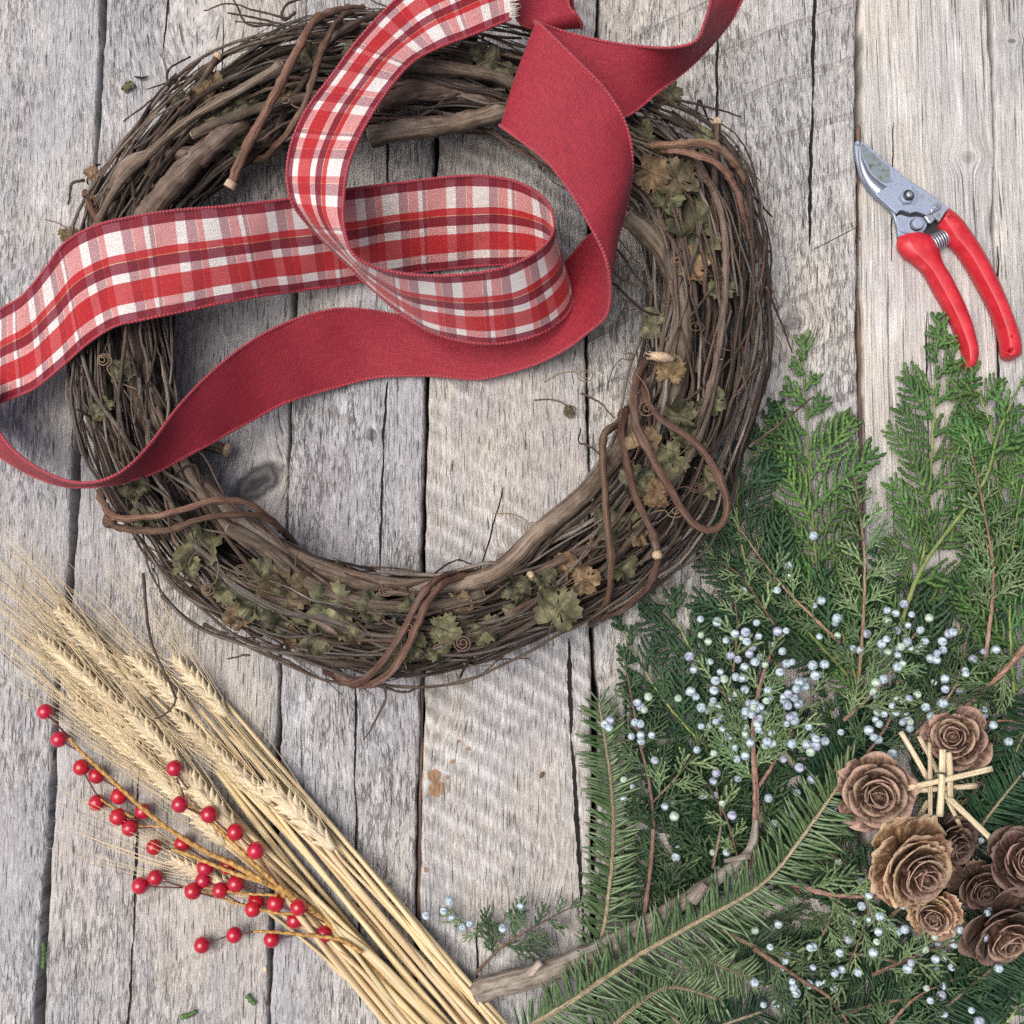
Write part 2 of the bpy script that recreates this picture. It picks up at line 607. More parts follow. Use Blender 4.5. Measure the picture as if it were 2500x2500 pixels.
# brown wooden strip pressed into the wide seam at the right, and debris in the gaps
strip = NT('brown_strip')
sn = strip.noise(strip.comb(*[strip.math('MULTIPLY', c, k) for c, k in zip(strip.sep(strip.co('Object')), (300, 25, 100))]), 1, 4)
strip.set(Base_Color=strip.ramp(sn, [(0.3, (0.05, 0.03, 0.024)), (0.7, (0.22, 0.14, 0.105))]), Roughness=0.8)
strip.bump(sn, 0.001)
mb = MB()
for (a, b, w) in (((2101, 300), (2104, 640), 5.5), ((2102, 700), (2109, 1450), 5.5), ((1030, 1560), (1019, 2300), 4.0)):
    p = spline([np.append(P(*a)[:2], -0.0065), np.append(P((a[0] + b[0]) / 2 + 0.6, (a[1] + b[1]) / 2)[:2], -0.006), np.append(P(*b)[:2], -0.0068)], 30)
    r = w * PX * (1 + 0.15 * np.sin(np.arange(30) * 1.3))
    mb.tube(p, r, 8)
mb.obj('filler_strip', strip.mat, deck)

# ================================================================ the grapevine wreath
def bark(name, c_dark, c_mid, c_lite, scale=1.0):
    nt = NT(name)
    uv = nt.sep(nt.co('UV'))
    r = nt.rnd()
    vec = nt.comb(nt.math('MULTIPLY', uv[0], 9.0), nt.math('MULTIPLY', uv[1], 70.0 * scale), nt.math('MULTIPLY', r, 50))
    n1 = nt.noise(vec, 1, 4, 0.65)
    n2 = nt.noise(nt.comb(nt.math('MULTIPLY', uv[0], 3.0), nt.math('MULTIPLY', uv[1], 24.0), nt.math('MULTIPLY', r, 91)), 1, 3, 0.6)
    n3 = nt.noise(nt.comb(nt.math('MULTIPLY', uv[0], 26.0), nt.math('MULTIPLY', uv[1], 40.0), nt.math('MULTIPLY', r, 21)), 1, 3, 0.6)
    col = nt.ramp(n1, [(0.28, c_dark), (0.52, c_mid), (0.74, c_lite)])
    col = nt.mix(nt.step(n2, 0.50, 0.70, 0, 0.6), col, tuple(0.6 * a + 0.4 * b for a, b in zip(c_lite, (0.3, 0.28, 0.24))))
    col = nt.mix(nt.step(n3, 0.42, 0.28, 0, 0.6), col, tuple(q * 0.5 for q in c_dark))
    n4 = nt.noise(nt.comb(nt.math('MULTIPLY', uv[0], 17.0), nt.math('MULTIPLY', uv[1], 11.0), nt.math('MULTIPLY', r, 63)), 1, 4, 0.65)
    col = nt.mix(nt.step(n4, 0.54, 0.66, 0, 0.7), col, tuple(min(0.5, q * 1.25) for q in c_lite))
    col = nt.mix(nt.step(n4, 0.44, 0.34, 0, 0.75), col, tuple(q * 0.6 for q in c_dark))
    col = hsv_vary(nt, col, 0.38, 0.012)
    nt.set(Base_Color=col, Roughness=0.72)
    nt.b.inputs['Specular IOR Level'].default_value = 0.35
    h = nt.math('ADD', nt.math('MULTIPLY', n1, 0.6), nt.math('ADD', nt.math('MULTIPLY', n3, 0.6), n4))
    nt.bump(h, 0.0012)
    return nt.mat


BARK_GREY = bark('grey_bark', (0.052, 0.043, 0.036), (0.155, 0.130, 0.107), (0.31, 0.27, 0.23))
BARK_BROWN = bark('brown_bark', (0.038, 0.025, 0.019), (0.100, 0.066, 0.047), (0.19, 0.135, 0.10))
BARK_RED = bark('red_bark', (0.060, 0.032, 0.021), (0.150, 0.082, 0.053), (0.23, 0.14, 0.095))
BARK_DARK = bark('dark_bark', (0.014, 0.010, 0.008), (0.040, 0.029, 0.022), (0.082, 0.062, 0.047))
BARK_THICK = bark('thick_bark', (0.044, 0.031, 0.022), (0.105, 0.076, 0.055), (0.185, 0.140, 0.105), 1.4)

CUT = NT('cut_wood')
cn = CUT.noise(CUT.co('Object'), 700, 3)
CUT.set(Base_Color=CUT.ramp(cn, [(0.3, (0.30, 0.20, 0.11)), (0.7, (0.58, 0.46, 0.32))]), Roughness=0.8)
CUT = CUT.mat

PC = (1010, 865)
OUT = [(0, 868), (15.7, 905), (25, 930), (32.6, 945), (40, 905), (47, 865), (60, 850), (75, 838), (98, 855), (112, 880), (124, 893), (141, 883), (148, 882), (155, 893), (160, 878), (179, 838),
       (189, 850), (203, 843), (213, 826), (221, 838), (230, 842), (241, 830), (254, 816), (260, 815), (278, 792), (293, 768), (304, 788), (316, 812), (326, 836), (333, 850), (342, 834), (352, 850), (360, 868)]
INN = [(0, 554), (15, 590), (34, 622), (45, 590), (55, 565), (69, 575), (85, 555), (101, 540), (122, 590), (132, 625), (147, 640), (160, 615), (178, 592), (200, 582), (213, 578), (236, 556), (256, 537),
       (272, 546), (292, 560), (309, 520), (328, 531), (346, 548), (360, 554)]
OUT, INN = np.array(OUT), np.array(INN)


def ring_px(deg, u):
    d = deg % 360
    ro = np.interp(d, OUT[:, 0], OUT[:, 1])
    ri = np.interp(d, INN[:, 0], INN[:, 1])
    r = ri + (ro - ri) * u
    return PC[0] + r * math.cos(RAD(deg)), PC[1] - r * math.sin(RAD(deg))


WZ, WH = 0.034, 0.031        # centre height and half height of the wreath body


def ring_pt(deg, u, z):
    px, py = ring_px(deg, u)
    return P(px, py, z)


wreath = empty('grapevine_wreath', P(PC[0], PC[1], 0),
               'large round grapevine wreath of brown twigs and dried leaves lying on the planks', 'wreath')
wr = np.random.default_rng(11)


def vine_path(r, deg0, span, phi0, s0, drift, n=None, wav=1.0):
    n = n or max(10, int(span / 5))
    ph1, ph2, ph3 = r.uniform(0, 6.28, 3)
    pts = []
    for k in range(n):
        t = k / (n - 1)
        deg = deg0 + span * t
        phi = phi0 + drift * (t - 0.5) + 0.16 * wav * math.sin(ph1 + t * span / 20)
        s = s0 + 0.035 * wav * math.sin(ph2 + t * span / 13) + 0.02 * math.sin(ph3 + t * span / 6)
        u = 0.5 + 0.5 * s * math.cos(phi)
        z = WZ + WH * s * math.sin(phi)
        pts.append(ring_pt(deg, u, z))
    p = np.array(pts)
    kink = np.cumsum(r.normal(0, 0.0017, p.shape), axis=0)
    kink -= np.linspace(0, 1, len(p))[:, None] * kink[-1]
    p += kink * np.array([1, 1, 0.6]) + r.normal(0, 0.0006, p.shape)
    p[:, 2] = np.maximum(p[:, 2], 0.002)
    return spline(p, n * 2)


def vine_r(r, n, rad):
    k = np.arange(n)
    rr = rad * (1 - 0.25 * k / n) * (1 + 0.06 * np.sin(k * 0.9 + r.uniform(0, 6)) + 0.05 * r.normal(0, 1, n))
    nodes = r.uniform(0, n, max(1, n // 9)).astype(int) if rad < 0.004 else []
    for q in nodes:                                  # swollen nodes
        rr[q % n] *= 1.35
    return rr


# mass of vines inside, bark colour darkened to deepen the shade, too tangled to pick apart
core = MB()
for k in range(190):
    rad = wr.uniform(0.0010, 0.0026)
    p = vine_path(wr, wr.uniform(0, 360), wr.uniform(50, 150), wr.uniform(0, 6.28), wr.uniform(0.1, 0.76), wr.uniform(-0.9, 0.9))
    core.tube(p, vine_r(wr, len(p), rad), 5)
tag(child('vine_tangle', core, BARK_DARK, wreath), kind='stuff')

mats = [BARK_GREY, BARK_GREY, BARK_BROWN, BARK_GREY, BARK_DARK, BARK_BROWN]
for k in range(225):
    q = wr.uniform()
    rad = wr.uniform(0.0006, 0.0012) if q < 0.74 else (wr.uniform(0.0012, 0.0018) if q < 0.96 else wr.uniform(0.0021, 0.0030))
    phi = wr.uniform(-0.15, math.pi + 0.1)
    if q > 0.85:
        phi = wr.uniform(1.2, math.pi)
    p = vine_path(wr, wr.uniform(0, 360), wr.uniform(30, 105), phi, wr.uniform(0.80, 1.04), wr.normal(0, 0.8 if k % 5 else 2.4))
    mb = MB().tube(p, vine_r(wr, len(p), rad), 6)
    child('vine', mb, mats[int(wr.integers(0, 6))], wreath)

# the vines one can follow in the photograph: points (px, py, height mm), radius mm
THICK = [
    ([(322, 780, 40), (345, 900, 42), (385, 1035, 42), (450, 1150, 44), (540, 1235, 44), (640, 1318, 42), (760, 1382, 42), (900, 1425, 40), (1060, 1436, 40), (1180, 1415, 42), (1260, 1362, 46), (1320, 1296, 48), (1420, 1212, 48), (1500, 1120, 46), (1560, 1010, 40)], 8.0),
    ([(345, 545, 54), (400, 475, 60), (470, 398, 62), (530, 345, 62), (600, 292, 52)], 8.5),
    ([(905, 335, 50), (985, 318, 54), (1080, 308, 54), (1170, 288, 52), (1270, 262, 46), (1360, 270, 40)], 7.5),
    ([(920, 245, 46), (1000, 222, 50), (1080, 215, 50), (1180, 238, 46), (1260, 290, 36)], 9.0),
    ([(1535, 530, 44), (1590, 580, 46), (1640, 660, 46), (1665, 780, 46), (1660, 900, 46), (1640, 1000, 42), (1580, 1100, 36)], 8.5),
    ([(260, 600, 40), (290, 440, 46), (350, 385, 52), (470, 375, 54), (560, 390, 40)], 6.0),
    ([(365, 620, 30), (330, 760, 36), (320, 900, 34), (350, 1060, 32), (430, 1220, 32)], 6.0),
    ([(560, 1290, 52), (650, 1340, 54), (760, 1425, 54), (900, 1475, 54), (1050, 1480, 54), (1180, 1450, 50)], 5.0),
    ([(1680, 350, 52), (1760, 520, 56), (1770, 720, 58), (1740, 920, 58), (1690, 1080, 56)], 2.6),
    ([(420, 1070, 46), (470, 1170, 50), (560, 1290, 52), (700, 1390, 50), (860, 1450, 46)], 4.0),
    ([(690, 160, 60), (560, 235, 64), (450, 300, 66), (370, 370, 66), (290, 450, 60), (230, 560, 50)], 3.3),
    ([(940, 160, 62), (1080, 165, 66), (1220, 190, 64), (1340, 250, 58)], 5.0),
    ([(470, 330, 60), (600, 275, 64), (760, 235, 64), (930, 205, 60)], 4.0),
    ([(1160, 1600, 40), (1330, 1500, 54), (1480, 1380, 60), (1620, 1220, 62), (1720, 1040, 60), (1760, 880, 56)], 2.2),
]
for pts, rad in THICK:
    w_ = path([(a, b, c + 7) for a, b, c in pts])
    p = spline(w_, 44)
    r_ = vine_r(wr, 44, rad * 0.001)
    mb = MB().tube(p, r_, 12)
    t0 = unit(p[-1] - p[-2])
    mb.tube(np.array([p[-1] - t0 * 0.0005, p[-1] + t0 * 0.0006]), r_[-1] * 0.88, 12, mi=1)
    t0 = unit(p[0] - p[1])
    mb.tube(np.array([p[0] - t0 * 0.0005, p[0] + t0 * 0.0006]), r_[0] * 0.88, 12, mi=1)
    child('thick_vine', mb, [BARK_THICK, CUT], wreath)

WRAP = [
    ([(243, 1200, 20), (258, 1245, 44), (300, 1270, 66), (370, 1268, 76), (450, 1250, 78), (530, 1230, 76), (600, 1228, 66), (660, 1262, 48), (700, 1300, 28), (722, 1330, 8)], 2.6),
    ([(262, 1262, 22), (290, 1285, 52), (350, 1292, 72), (410, 1290, 78), (490, 1268, 78), (560, 1258, 72), (630, 1258, 58), (690, 1292, 34), (725, 1336, 8)], 2.6),
    ([(800, 1640, 14), (830, 1664, 34), (862, 1672, 52), (900, 1655, 68), (950, 1600, 78), (990, 1530, 80), (1030, 1450, 74), (1080, 1408, 58), (1130, 1398, 34), (1200, 1402, 14)], 2.9),
    ([(812, 1634, 26), (850, 1668, 46), (890, 1675, 60), (940, 1650, 74), (985, 1580, 80), (1020, 1500, 80), (1060, 1440, 72), (1120, 1408, 54), (1190, 1398, 30), (1240, 1392, 12)], 2.9),
    ([(1585, 870, 40), (1556, 925, 66), (1545, 1000, 76), (1552, 1050, 78), (1580, 1110, 82), (1620, 1180, 84), (1665, 1258, 84), (1710, 1292, 80), (1745, 1290, 78), (1768, 1255, 80), (1766, 1205, 82), (1730, 1130, 84), (1680, 1070, 82), (1610, 1020, 78), (1575, 960, 70), (1572, 890, 50)], 3.0),
    ([(1545, 985, 30), (1510, 1030, 48), (1478, 1060, 62), (1474, 1150, 74), (1480, 1260, 80), (1486, 1380, 78), (1480, 1450, 62), (1455, 1505, 34), (1442, 1525, 12)], 2.8),
    ([(1532, 1000, 40), (1515, 1060, 64), (1530, 1150, 76), (1565, 1240, 82), (1598, 1320, 82), (1602, 1365, 80), (1580, 1430, 70), (1530, 1480, 50), (1460, 1512, 24)], 2.8),
    ([(566, 448, 78), (600, 370, 84), (650, 270, 86), (692, 190, 86), (735, 90, 80), (775, 40, 66), (830, 22, 46), (886, 18, 24)], 3.4),
    ([(610, 395, 30), (655, 365, 60), (700, 320, 80), (738, 250, 86), (775, 140, 84), (810, 60, 70), (850, 34, 48), (890, 28, 22)], 2.4),
    ([(1545, 352, 50), (1620, 345, 72), (1700, 343, 78), (1760, 358, 74), (1800, 400, 62), (1825, 460, 44), (1835, 530, 20)], 3.2),
    ([(1545, 375, 46), (1650, 372, 70), (1730, 390, 74), (1780, 430, 66), (1815, 520, 48), (1845, 640, 24)], 2.8),
    ([(210, 470, 20), (222, 500, 50), (245, 545, 62), (280, 590, 66), (300, 640, 60)], 2.4),
    ([(398, 770, 8), (405, 840, 12), (412, 900, 10), (398, 960, 6)], 3.0),
]
for pts, rad in WRAP:
    p = spline(path(pts), 52)
    kk = np.cumsum(wr.normal(0, 0.00030, p.shape), axis=0)
    p += kk - np.linspace(0, 1, 52)[:, None] * kk[-1]
    mb = MB().tube(p, vine_r(wr, 52, rad * 0.001), 9)
    if pts[0][0] == 566:
        t0 = unit(p[0] - p[1])
        mb.tube(np.array([p[0] - t0 * 0.001, p[0] + t0 * 0.004, p[0] + t0 * 0.0042]), [0.0038, 0.0043, 0.003], 9, mi=1)
    child('wrapping_vine', mb, [BARK_RED, CUT], wreath)

# broken stubs with pale ends
for (a, b, rad) in (((1460, 1330, 60), (1300, 1405, 62), 3.6), ((470, 1085, 10), (552, 1098, 8), 5.5), ((360, 430, 62), (530, 140, 60), 3.0), ((1592, 1300, 80), (1604, 1352, 86), 3.2), ((1740, 560, 50), (1752, 300, 58), 3.0)):
    p = spline([P(a[0], a[1], a[2] * .001), P((a[0] + b[0]) / 2, (a[1] + b[1]) / 2 - 5, (a[2] + b[2]) * .0005), P(b[0], b[1], b[2] * .001)], 10)
    mb = MB().tube(p, vine_r(wr, 10, rad * .001), 8)
    t0 = unit(p[-1] - p[-2])
    mb.tube(np.array([p[-1] - t0 * .001, p[-1] + t0 * .002, p[-1] + t0 * 0.0035]), [rad * .00102, rad * .00105, rad * .0007], 8, mi=1)
    child('broken_stub', mb, [BARK_BROWN, CUT], wreath)

# frayed pale end of a broken vine on the right side
p = spline(path([(1588, 866, 72), (1604, 870, 74), (1622, 872, 73), (1644, 878, 70)]), 10)
mb = MB().tube(p, np.array([1.2, 2.6, 3.0, 3.4, 3.3, 3.5, 3.2, 2.6, 2.0, 1.4]) * .001, 9, mi=1)
for q in range(9):
    a0 = p[3] + wr.normal(0, 0.0014, 3)
    mb.tube(np.array([a0, a0 + (p[0] - p[3]) * wr.uniform(0.9, 1.5) + wr.normal(0, 0.0012, 3)]), [0.0006, 0.0003], 4, mi=1)
child('broken_stub', mb, [BARK_BROWN, CUT], wreath)

# loose twigs leaving the body
TWIGS = [
    [(700, 45), (620, 25), (560, 10), (503, 26)], [(740, 70), (650, 50), (557, 34)], [(760, 90), (650, 62), (572, 57)], [(660, 60), (600, 55), (560, -20)], [(720, 30), (690, 50), (700, 10), (760, -10)],
    [(470, 160), (420, 190), (355, 215)], [(430, 180), (380, 230), (300, 296)], [(420, 190), (410, 210), (412, 170), (460, 140)], [(205, 440), (180, 450), (172, 490), (165, 500)],
    [(1640, 240), (1740, 265), (1806, 287)], [(1700, 270), (1710, 250), (1745, 330), (1750, 350)], [(1790, 360), (1805, 355), (1800, 372)], [(1830, 580), (1860, 600), (1886, 618)],
    [(1870, 700), (1900, 770), (1936, 862)], [(1830, 1090), (1900, 1040), (1987, 972)], [(1840, 480), (1860, 500), (1884, 528)],
    [(350, 1400), (365, 1560), (415, 1680), (425, 1715), (400, 1748), (378, 1756)], [(900, 1660), (920, 1675), (990, 1690), (1030, 1670)], [(940, 1668), (940, 1720), (895, 1800)], [(610, 1600), (560, 1605), (545, 1606)],
    [(185, 1000), (260, 1035), (370, 1038)], [(186, 870), (260, 930), (330, 960), (390, 985)], [(1500, 1140), (1440, 1090), (1415, 1080), (1420, 1045)], [(1420, 960), (1470, 985), (1505, 1020)],
    [(1180, 80), (1170, 190), (1157, 305)], [(1055, 300), (1090, 265), (1100, 250)], [(1560, 700), (1500, 660), (1485, 560), (1560, 640)], [(1700, 470), (1620, 440), (1570, 350)], [(1496, 690), (1590, 770), (1700, 740)],
    [(1500, 600), (1600, 720), (1700, 740), (1740, 700)], [(400, 1185), (470, 1130), (500, 1210)], [(900, 1610), (890, 1540), (870, 1500)],
    [(1120, 1655), (1160, 1600), (1250, 1560)], [(1850, 700), (1800, 900), (1760, 1010)], [(1660, 1380), (1700, 1290), (1690, 1250)], [(820, 1370), (930, 1392), (1010, 1405)], [(1060, 1400), (1120, 1365), (1180, 1392)],
]
for i, tw in enumerate(TWIGS):
    zs = wr.uniform(45, 74)
    ze = wr.uniform(10, 60)
    pts = [(q[0], q[1], zs + (ze - zs) * k / (len(tw) - 1)) for k, q in enumerate(tw)]
    n = 22
    p = spline(path(pts), n) + np.cumsum(wr.normal(0, 0.00018, (n, 3)), axis=0)
    rad = wr.uniform(0.0007, 0.0012)
    mb = MB().tube(p, rad * np.linspace(1.1, 0.6, n) * (1 + 0.1 * wr.normal(0, 1, n)), 5)
    child('twig', mb, BARK_DARK if wr.uniform() < 0.4 else BARK_BROWN, wreath)
for k in range(150):                                    # random side shoots all round
    deg = wr.uniform(0, 360)
    u = wr.choice([wr.uniform(0.8, 1.0), wr.uniform(0.0, 0.15), wr.uniform(0.2, 0.8)], p=[0.55, 0.1, 0.35])
    du = wr.uniform(0.05, 0.16) * (1 if u > 0.5 else -1)
    sp = wr.uniform(4, 12) * wr.choice([-1, 1])
    z0 = WZ + WH * math.sqrt(max(0, 1 - (2 * u - 1) ** 2)) * 0.95
    pts = [ring_pt(deg, u - du * 0.5, z0), ring_pt(deg + sp * 0.5, u, z0 + 0.004), ring_pt(deg + sp, u + du * wr.uniform(0.2, 1), z0 + wr.uniform(-0.008, 0.008))]
    p = spline(pts, 12) + np.cumsum(wr.normal(0, 0.0003, (12, 3)), axis=0)
    p[:, 2] = np.maximum(p[:, 2], 0.002)
    mb = MB().tube(p, wr.uniform(0.0004, 0.0008) * np.linspace(1.1, 0.5, 12), 5)
    child('twig', mb, [BARK_RED, BARK_BROWN, BARK_GREY][int(wr.integers(0, 3))], wreath)

# curled tendrils
TENDR = NT('tendril')
TENDR.set(Base_Color=hsv_vary(TENDR, (0.16, 0.10, 0.065), 0.5), Roughness=0.7)
TENDR = TENDR.mat
SPOTS = [(1300, 1290, 30), (1348, 1400, 60), (1225, 1365, 20), (945, 1445, 70), (1540, 745, 30), (1535, 870, 40), (1430, 917, 20), (1395, 1000, 3), (1580, 1000, 76), (1700, 1190, 76), (700, 250, 80), (1495, 360, 40), (1100, 160, 70),
         (590, 1390, 74), (1000, 1530, 76), (1330, 415, 8), (255, 880, 70), (1650, 640, 60), (1700, 800, 70), (1630, 740, 66), (180, 590, 30), (510, 1440, 72), (1130, 1570, 70), (1650, 1250, 78)]
for (sx, sy, sz) in SPOTS:
    c = P(sx, sy, sz * .001)
    turns = wr.uniform(1.2, 2.6)
    n = 26
    a0 = wr.uniform(0, 6.28)
    a = a0 + np.linspace(0, turns * 6.28, n)
    rr = np.linspace(wr.uniform(0.004, 0.007), 0.0014, n)
    hv = np.linspace(0, wr.uniform(0.002, 0.007), n)
    p = np.stack([c[0] + rr * np.cos(a), c[1] + rr * np.sin(a) * wr.uniform(0.6, 1), c[2] + hv], 1)
    d = unit(np.array([math.cos(a0), math.sin(a0), -0.2]))
    dq = np.array([-d[1], d[0], 0])
    tail = np.array([p[0] + d * q + dq * q * q * 38 for q in (0.02, 0.014, 0.009, 0.004)])
    tail[:, 2] = np.maximum(tail[:, 2], 0.001)
    p = spline(np.vstack([tail, p]), 34)
    child('tendril', MB().tube(p, 0.00042, 4), TENDR, wreath)

# dried grape leaves
LEAF = NT('dried_leaf')
lu = LEAF.sep(LEAF.co('UV'))
lr = LEAF.rnd()
ln = LEAF.noise(LEAF.comb(lu[0], lu[1], LEAF.math('MULTIPLY', lr, 30)), 5.0, 4, 0.6)
lc = LEAF.ramp(ln, [(0.30, (0.030, 0.033, 0.017)), (0.50, (0.088, 0.088, 0.042)), (0.72, (0.19, 0.175, 0.088))])
lbrown = LEAF.ramp(ln, [(0.30, (0.07, 0.042, 0.02)), (0.55, (0.16, 0.105, 0.052)), (0.75, (0.26, 0.19, 0.10))])
lc = LEAF.mix(LEAF.step(LEAF.math('FRACT', LEAF.math('MULTIPLY', lr, 3.7)), 0.58, 0.64), lc, lbrown)
ang = LEAF.math('ARCTAN2', LEAF.math('SUBTRACT', lu[0], 0.5), LEAF.math('SUBTRACT', lu[1], 0.12))
vein = LEAF.math('ABSOLUTE', LEAF.math('SINE', LEAF.math('MULTIPLY', ang, 3.6)))
lc = LEAF.mix(LEAF.step(vein, 0.0, 0.10, 0.55, 0.0), lc, (0.27, 0.25, 0.14))
LEAF.set(Base_Color=hsv_vary(LEAF, lc, 0.3, 0.01), Roughness=0.7)
LEAF.bump(LEAF.math('ADD', LEAF.step(vein, 0, 0.12), LEAF.math('MULTIPLY', ln, 1.5)), 0.0012)
LEAF = LEAF.mat


def leaf_mesh(seed):
    r = np.random.default_rng(seed)
    nA, nR = 40, 5
    verts, uvs_v = [], []
    a = np.linspace(-math.pi, math.pi, nA, endpoint=False)
    lobes = 0.80 + 0.18 * np.abs(np.cos(a * 2.5)) ** 0.8
    lobes *= 1 - 0.42 * np.exp(-((np.abs(a) - math.pi) / 0.30) ** 2)
    lobes *= 1 + 0.05 * np.where(np.arange(nA) % 2, 1, -1) + r.normal(0, 0.045, nA)
    curl = r.uniform(0.4, 1.1)
    kx, ky = r.uniform(-1, 1, 2)
    ph = r.uniform(0, 6.28, 6)
    def pos(rad, ang, lb):
        x = rad * lb * math.sin(ang)
        y = rad * lb * math.cos(ang)
        z = curl * 0.5 * rad * rad * (kx * math.sin(2 * ang + ph[0]) + 0.6 * math.cos(ang * 3 + ph[1])) + 0.12 * math.sin(6 * x + ph[2]) + 0.10 * math.sin(7 * y + ph[3])
        z += 0.06 * rad * math.sin(ang * 9 + ph[4])
        return (x * 0.5, y * 0.5 - 0.05, z * 0.5)
    verts.append(pos(0, 0, 1))
    for i in range(1, nR + 1):
        for j in range(nA):
            verts.append(pos(i / nR, a[j], 1 + (lobes[j] - 1) * (i / nR) ** 0.7))
    faces = []
    for j in range(nA):
        k = (j + 1) % nA
        faces.append([0, 1 + k, 1 + j])
        for i in range(nR - 1):
            o0, o1 = 1 + i * nA, 1 + (i + 1) * nA
            faces.append([o0 + j, o0 + k, o1 + k, o1 + j])
    uvs = [[(verts[q][0] + 0.5, verts[q][1] + 0.5) for q in f] for f in faces]
    # torn holes
    keep = [i for i in range(len(faces)) if i < nA or r.uniform() > 0.035]
    mb = MB().add(verts, [faces[i] for i in keep], [uvs[i] for i in keep])
    st = np.array([[0, -0.05, 0.0], [0.02, -0.35, -0.05], [0.08, -0.65, -0.02]])
    mb.tube(spline(st, 6), 0.018, 4)
    me = mb.mesh('leaf', LEAF)
    return me


LEAVES = [leaf_mesh(s) for s in range(9)]
LPOS = [(540, 290, 64, 34), (590, 330, 60, 42), (500, 235, 60, 30), (1210, 165, 70, 36), (1180, 130, 66, 28), (1130, 150, 60, 26), (1595, 425, 70, 36), (1650, 435, 72, 44), (1700, 560, 62, 60), (1630, 480, 66, 34),
        (1660, 1018, 74, 36), (1572, 1070, 80, 34), (1555, 1175, 74, 34), (1630, 1130, 66, 40), (1690, 1080, 66, 34), (1600, 1200, 68, 32), (1365, 1480, 74, 46), (1265, 1435, 70, 28), (1330, 1412, 68, 26),
        (1265, 1490, 64, 30), (1430, 1415, 70, 32), (1500, 1280, 62, 44), (1090, 1540, 70, 34), (1120, 1525, 64, 30), (970, 1540, 68, 28), (1010, 1580, 72, 30), (1065, 1590, 68, 24), (630, 1410, 66, 44), (700, 1440, 66, 50),
        (620, 1475, 66, 40), (690, 1490, 68, 44), (810, 1480, 66, 46), (850, 1540, 66, 32), (780, 1560, 66, 34), (480, 1335, 68, 48), (455, 1375, 66, 30), (330, 1195, 66, 28), (225, 420, 40, 24), (230, 500, 44, 24),
        (170, 570, 20, 22), (1640, 230, 46, 26), (1600, 240, 50, 26), (440, 320, 50, 30), (330, 450, 48, 26), (1800, 420, 44, 26), (1690, 650, 60, 40), (1590, 790, 50, 30), (1740, 980, 66, 30), (1730, 1180, 64, 32),
        (900, 1480, 64, 34), (560, 1440, 62, 34), (720, 1540, 60, 34), (1190, 1540, 66, 30), (1510, 1390, 62, 34), (520, 200, 56, 26), (640, 190, 60, 26), (860, 130, 64, 26), (290, 700, 56, 24), (250, 1000, 60, 26),
        (760, 140, 66, 30), (700, 220, 62, 28), (1100, 90, 60, 30), (1240, 220, 62, 30), (600, 250, 64, 32), (1560, 330, 60, 30), (1480, 280, 60, 26), (1720, 340, 56, 28), (1760, 700, 62, 28), (1640, 900, 64, 30),
        (1120, 1480, 64, 28), (960, 1610, 60, 26), (1380, 1380, 66, 30), (1460, 1330, 62, 30), (350, 1260, 62, 28), (300, 900, 62, 28), (580, 1500, 60, 30), (1560, 1300, 66, 30), (1010, 1480, 64, 28), (440, 250, 50, 26)]
for i, (lx, ly, lz, sz) in enumerate(LPOS):
    m = Matrix.Translation(Vector(P(lx, ly, (lz - wr.uniform(-2, 6)) * .001)) - wreath.location)
    tilt = 0.15 if sz > 40 else 0.35
    m = m @ Matrix.Rotation(wr.uniform(0, 6.28), 4, 'Z') @ Matrix.Rotation(wr.normal(0, tilt), 4, 'X') @ Matrix.Rotation(wr.normal(0, tilt), 4, 'Y')
    s = sz * 2.5 * PX
    m = m @ Matrix.Diagonal((s, s, s * wr.uniform(0.8, 1.4), 1))
    link('leaf', LEAVES[i % 9], wreath, m)

# ================================================================ the two ribbons
RED_ST = [  # edge A (px,py,mm), edge B
    ((1745, -70, 80), (1850, -70, 66)), ((1735, 0, 92), (1812, 0, 66)), ((1722, 50, 100), (1786, 48, 62)), ((1698, 100, 102), (1752, 92, 56)), ((1640, 116, 98), (1690, 158, 60)),
    ((1570, 114, 92), (1605, 226, 66)), ((1490, 104, 88), (1528, 284, 72)), ((1400, 84, 88), (1400, 318, 80)), ((1330, 62, 94), (1262, 326, 88)), ((1306, 54, 104), (1221, 306, 98)),
    ((1325, 66, 114), (1248, 326, 108)), ((1400, 140, 120), (1335, 394, 116)), ((1478, 220, 118), (1400, 478, 116)), ((1526, 300, 112), (1443, 555, 114)), ((1543, 375, 104), (1470, 608, 110)),
    ((1540, 445, 92), (1484, 650, 106)), ((1522, 530, 76), (1490, 690, 98)), ((1494, 600, 56), (1491, 725, 88)), ((1446, 572, 34), (1480, 772, 70)), ((1380, 640, 18), (1440, 808, 48)),
    ((1290, 720, 8), (1375, 856, 28)), ((1200, 755, 5), (1290, 895, 14)), ((1080, 772, 5), (1170, 925, 7)), ((985, 771, 10), (1050, 917, 6)), ((900, 757, 18), (915, 922, 6)), ((810, 756, 28), (805, 950, 10)),
    ((700, 788, 38), (705, 980, 22)), ((592, 848, 52), (600, 1034, 36)), ((500, 925, 66), (515, 1082, 54)), ((430, 1000, 80), (440, 1122, 66)), ((370, 1080, 94), (382, 1152, 70)), ((310, 1142, 104), (318, 1173, 68)),
    ((245, 1174, 106), (250, 1186, 62)), ((175, 1176, 100), (168, 1188, 56)), ((105, 1150, 92), (90, 1166, 46)), ((40, 1105, 82), (15, 1125, 36)), ((0, 1058, 74), (-35, 1088, 28)), ((-40, 990, 64), (-90, 1030, 20)), ((-60, 920, 54), (-120, 950, 12))]
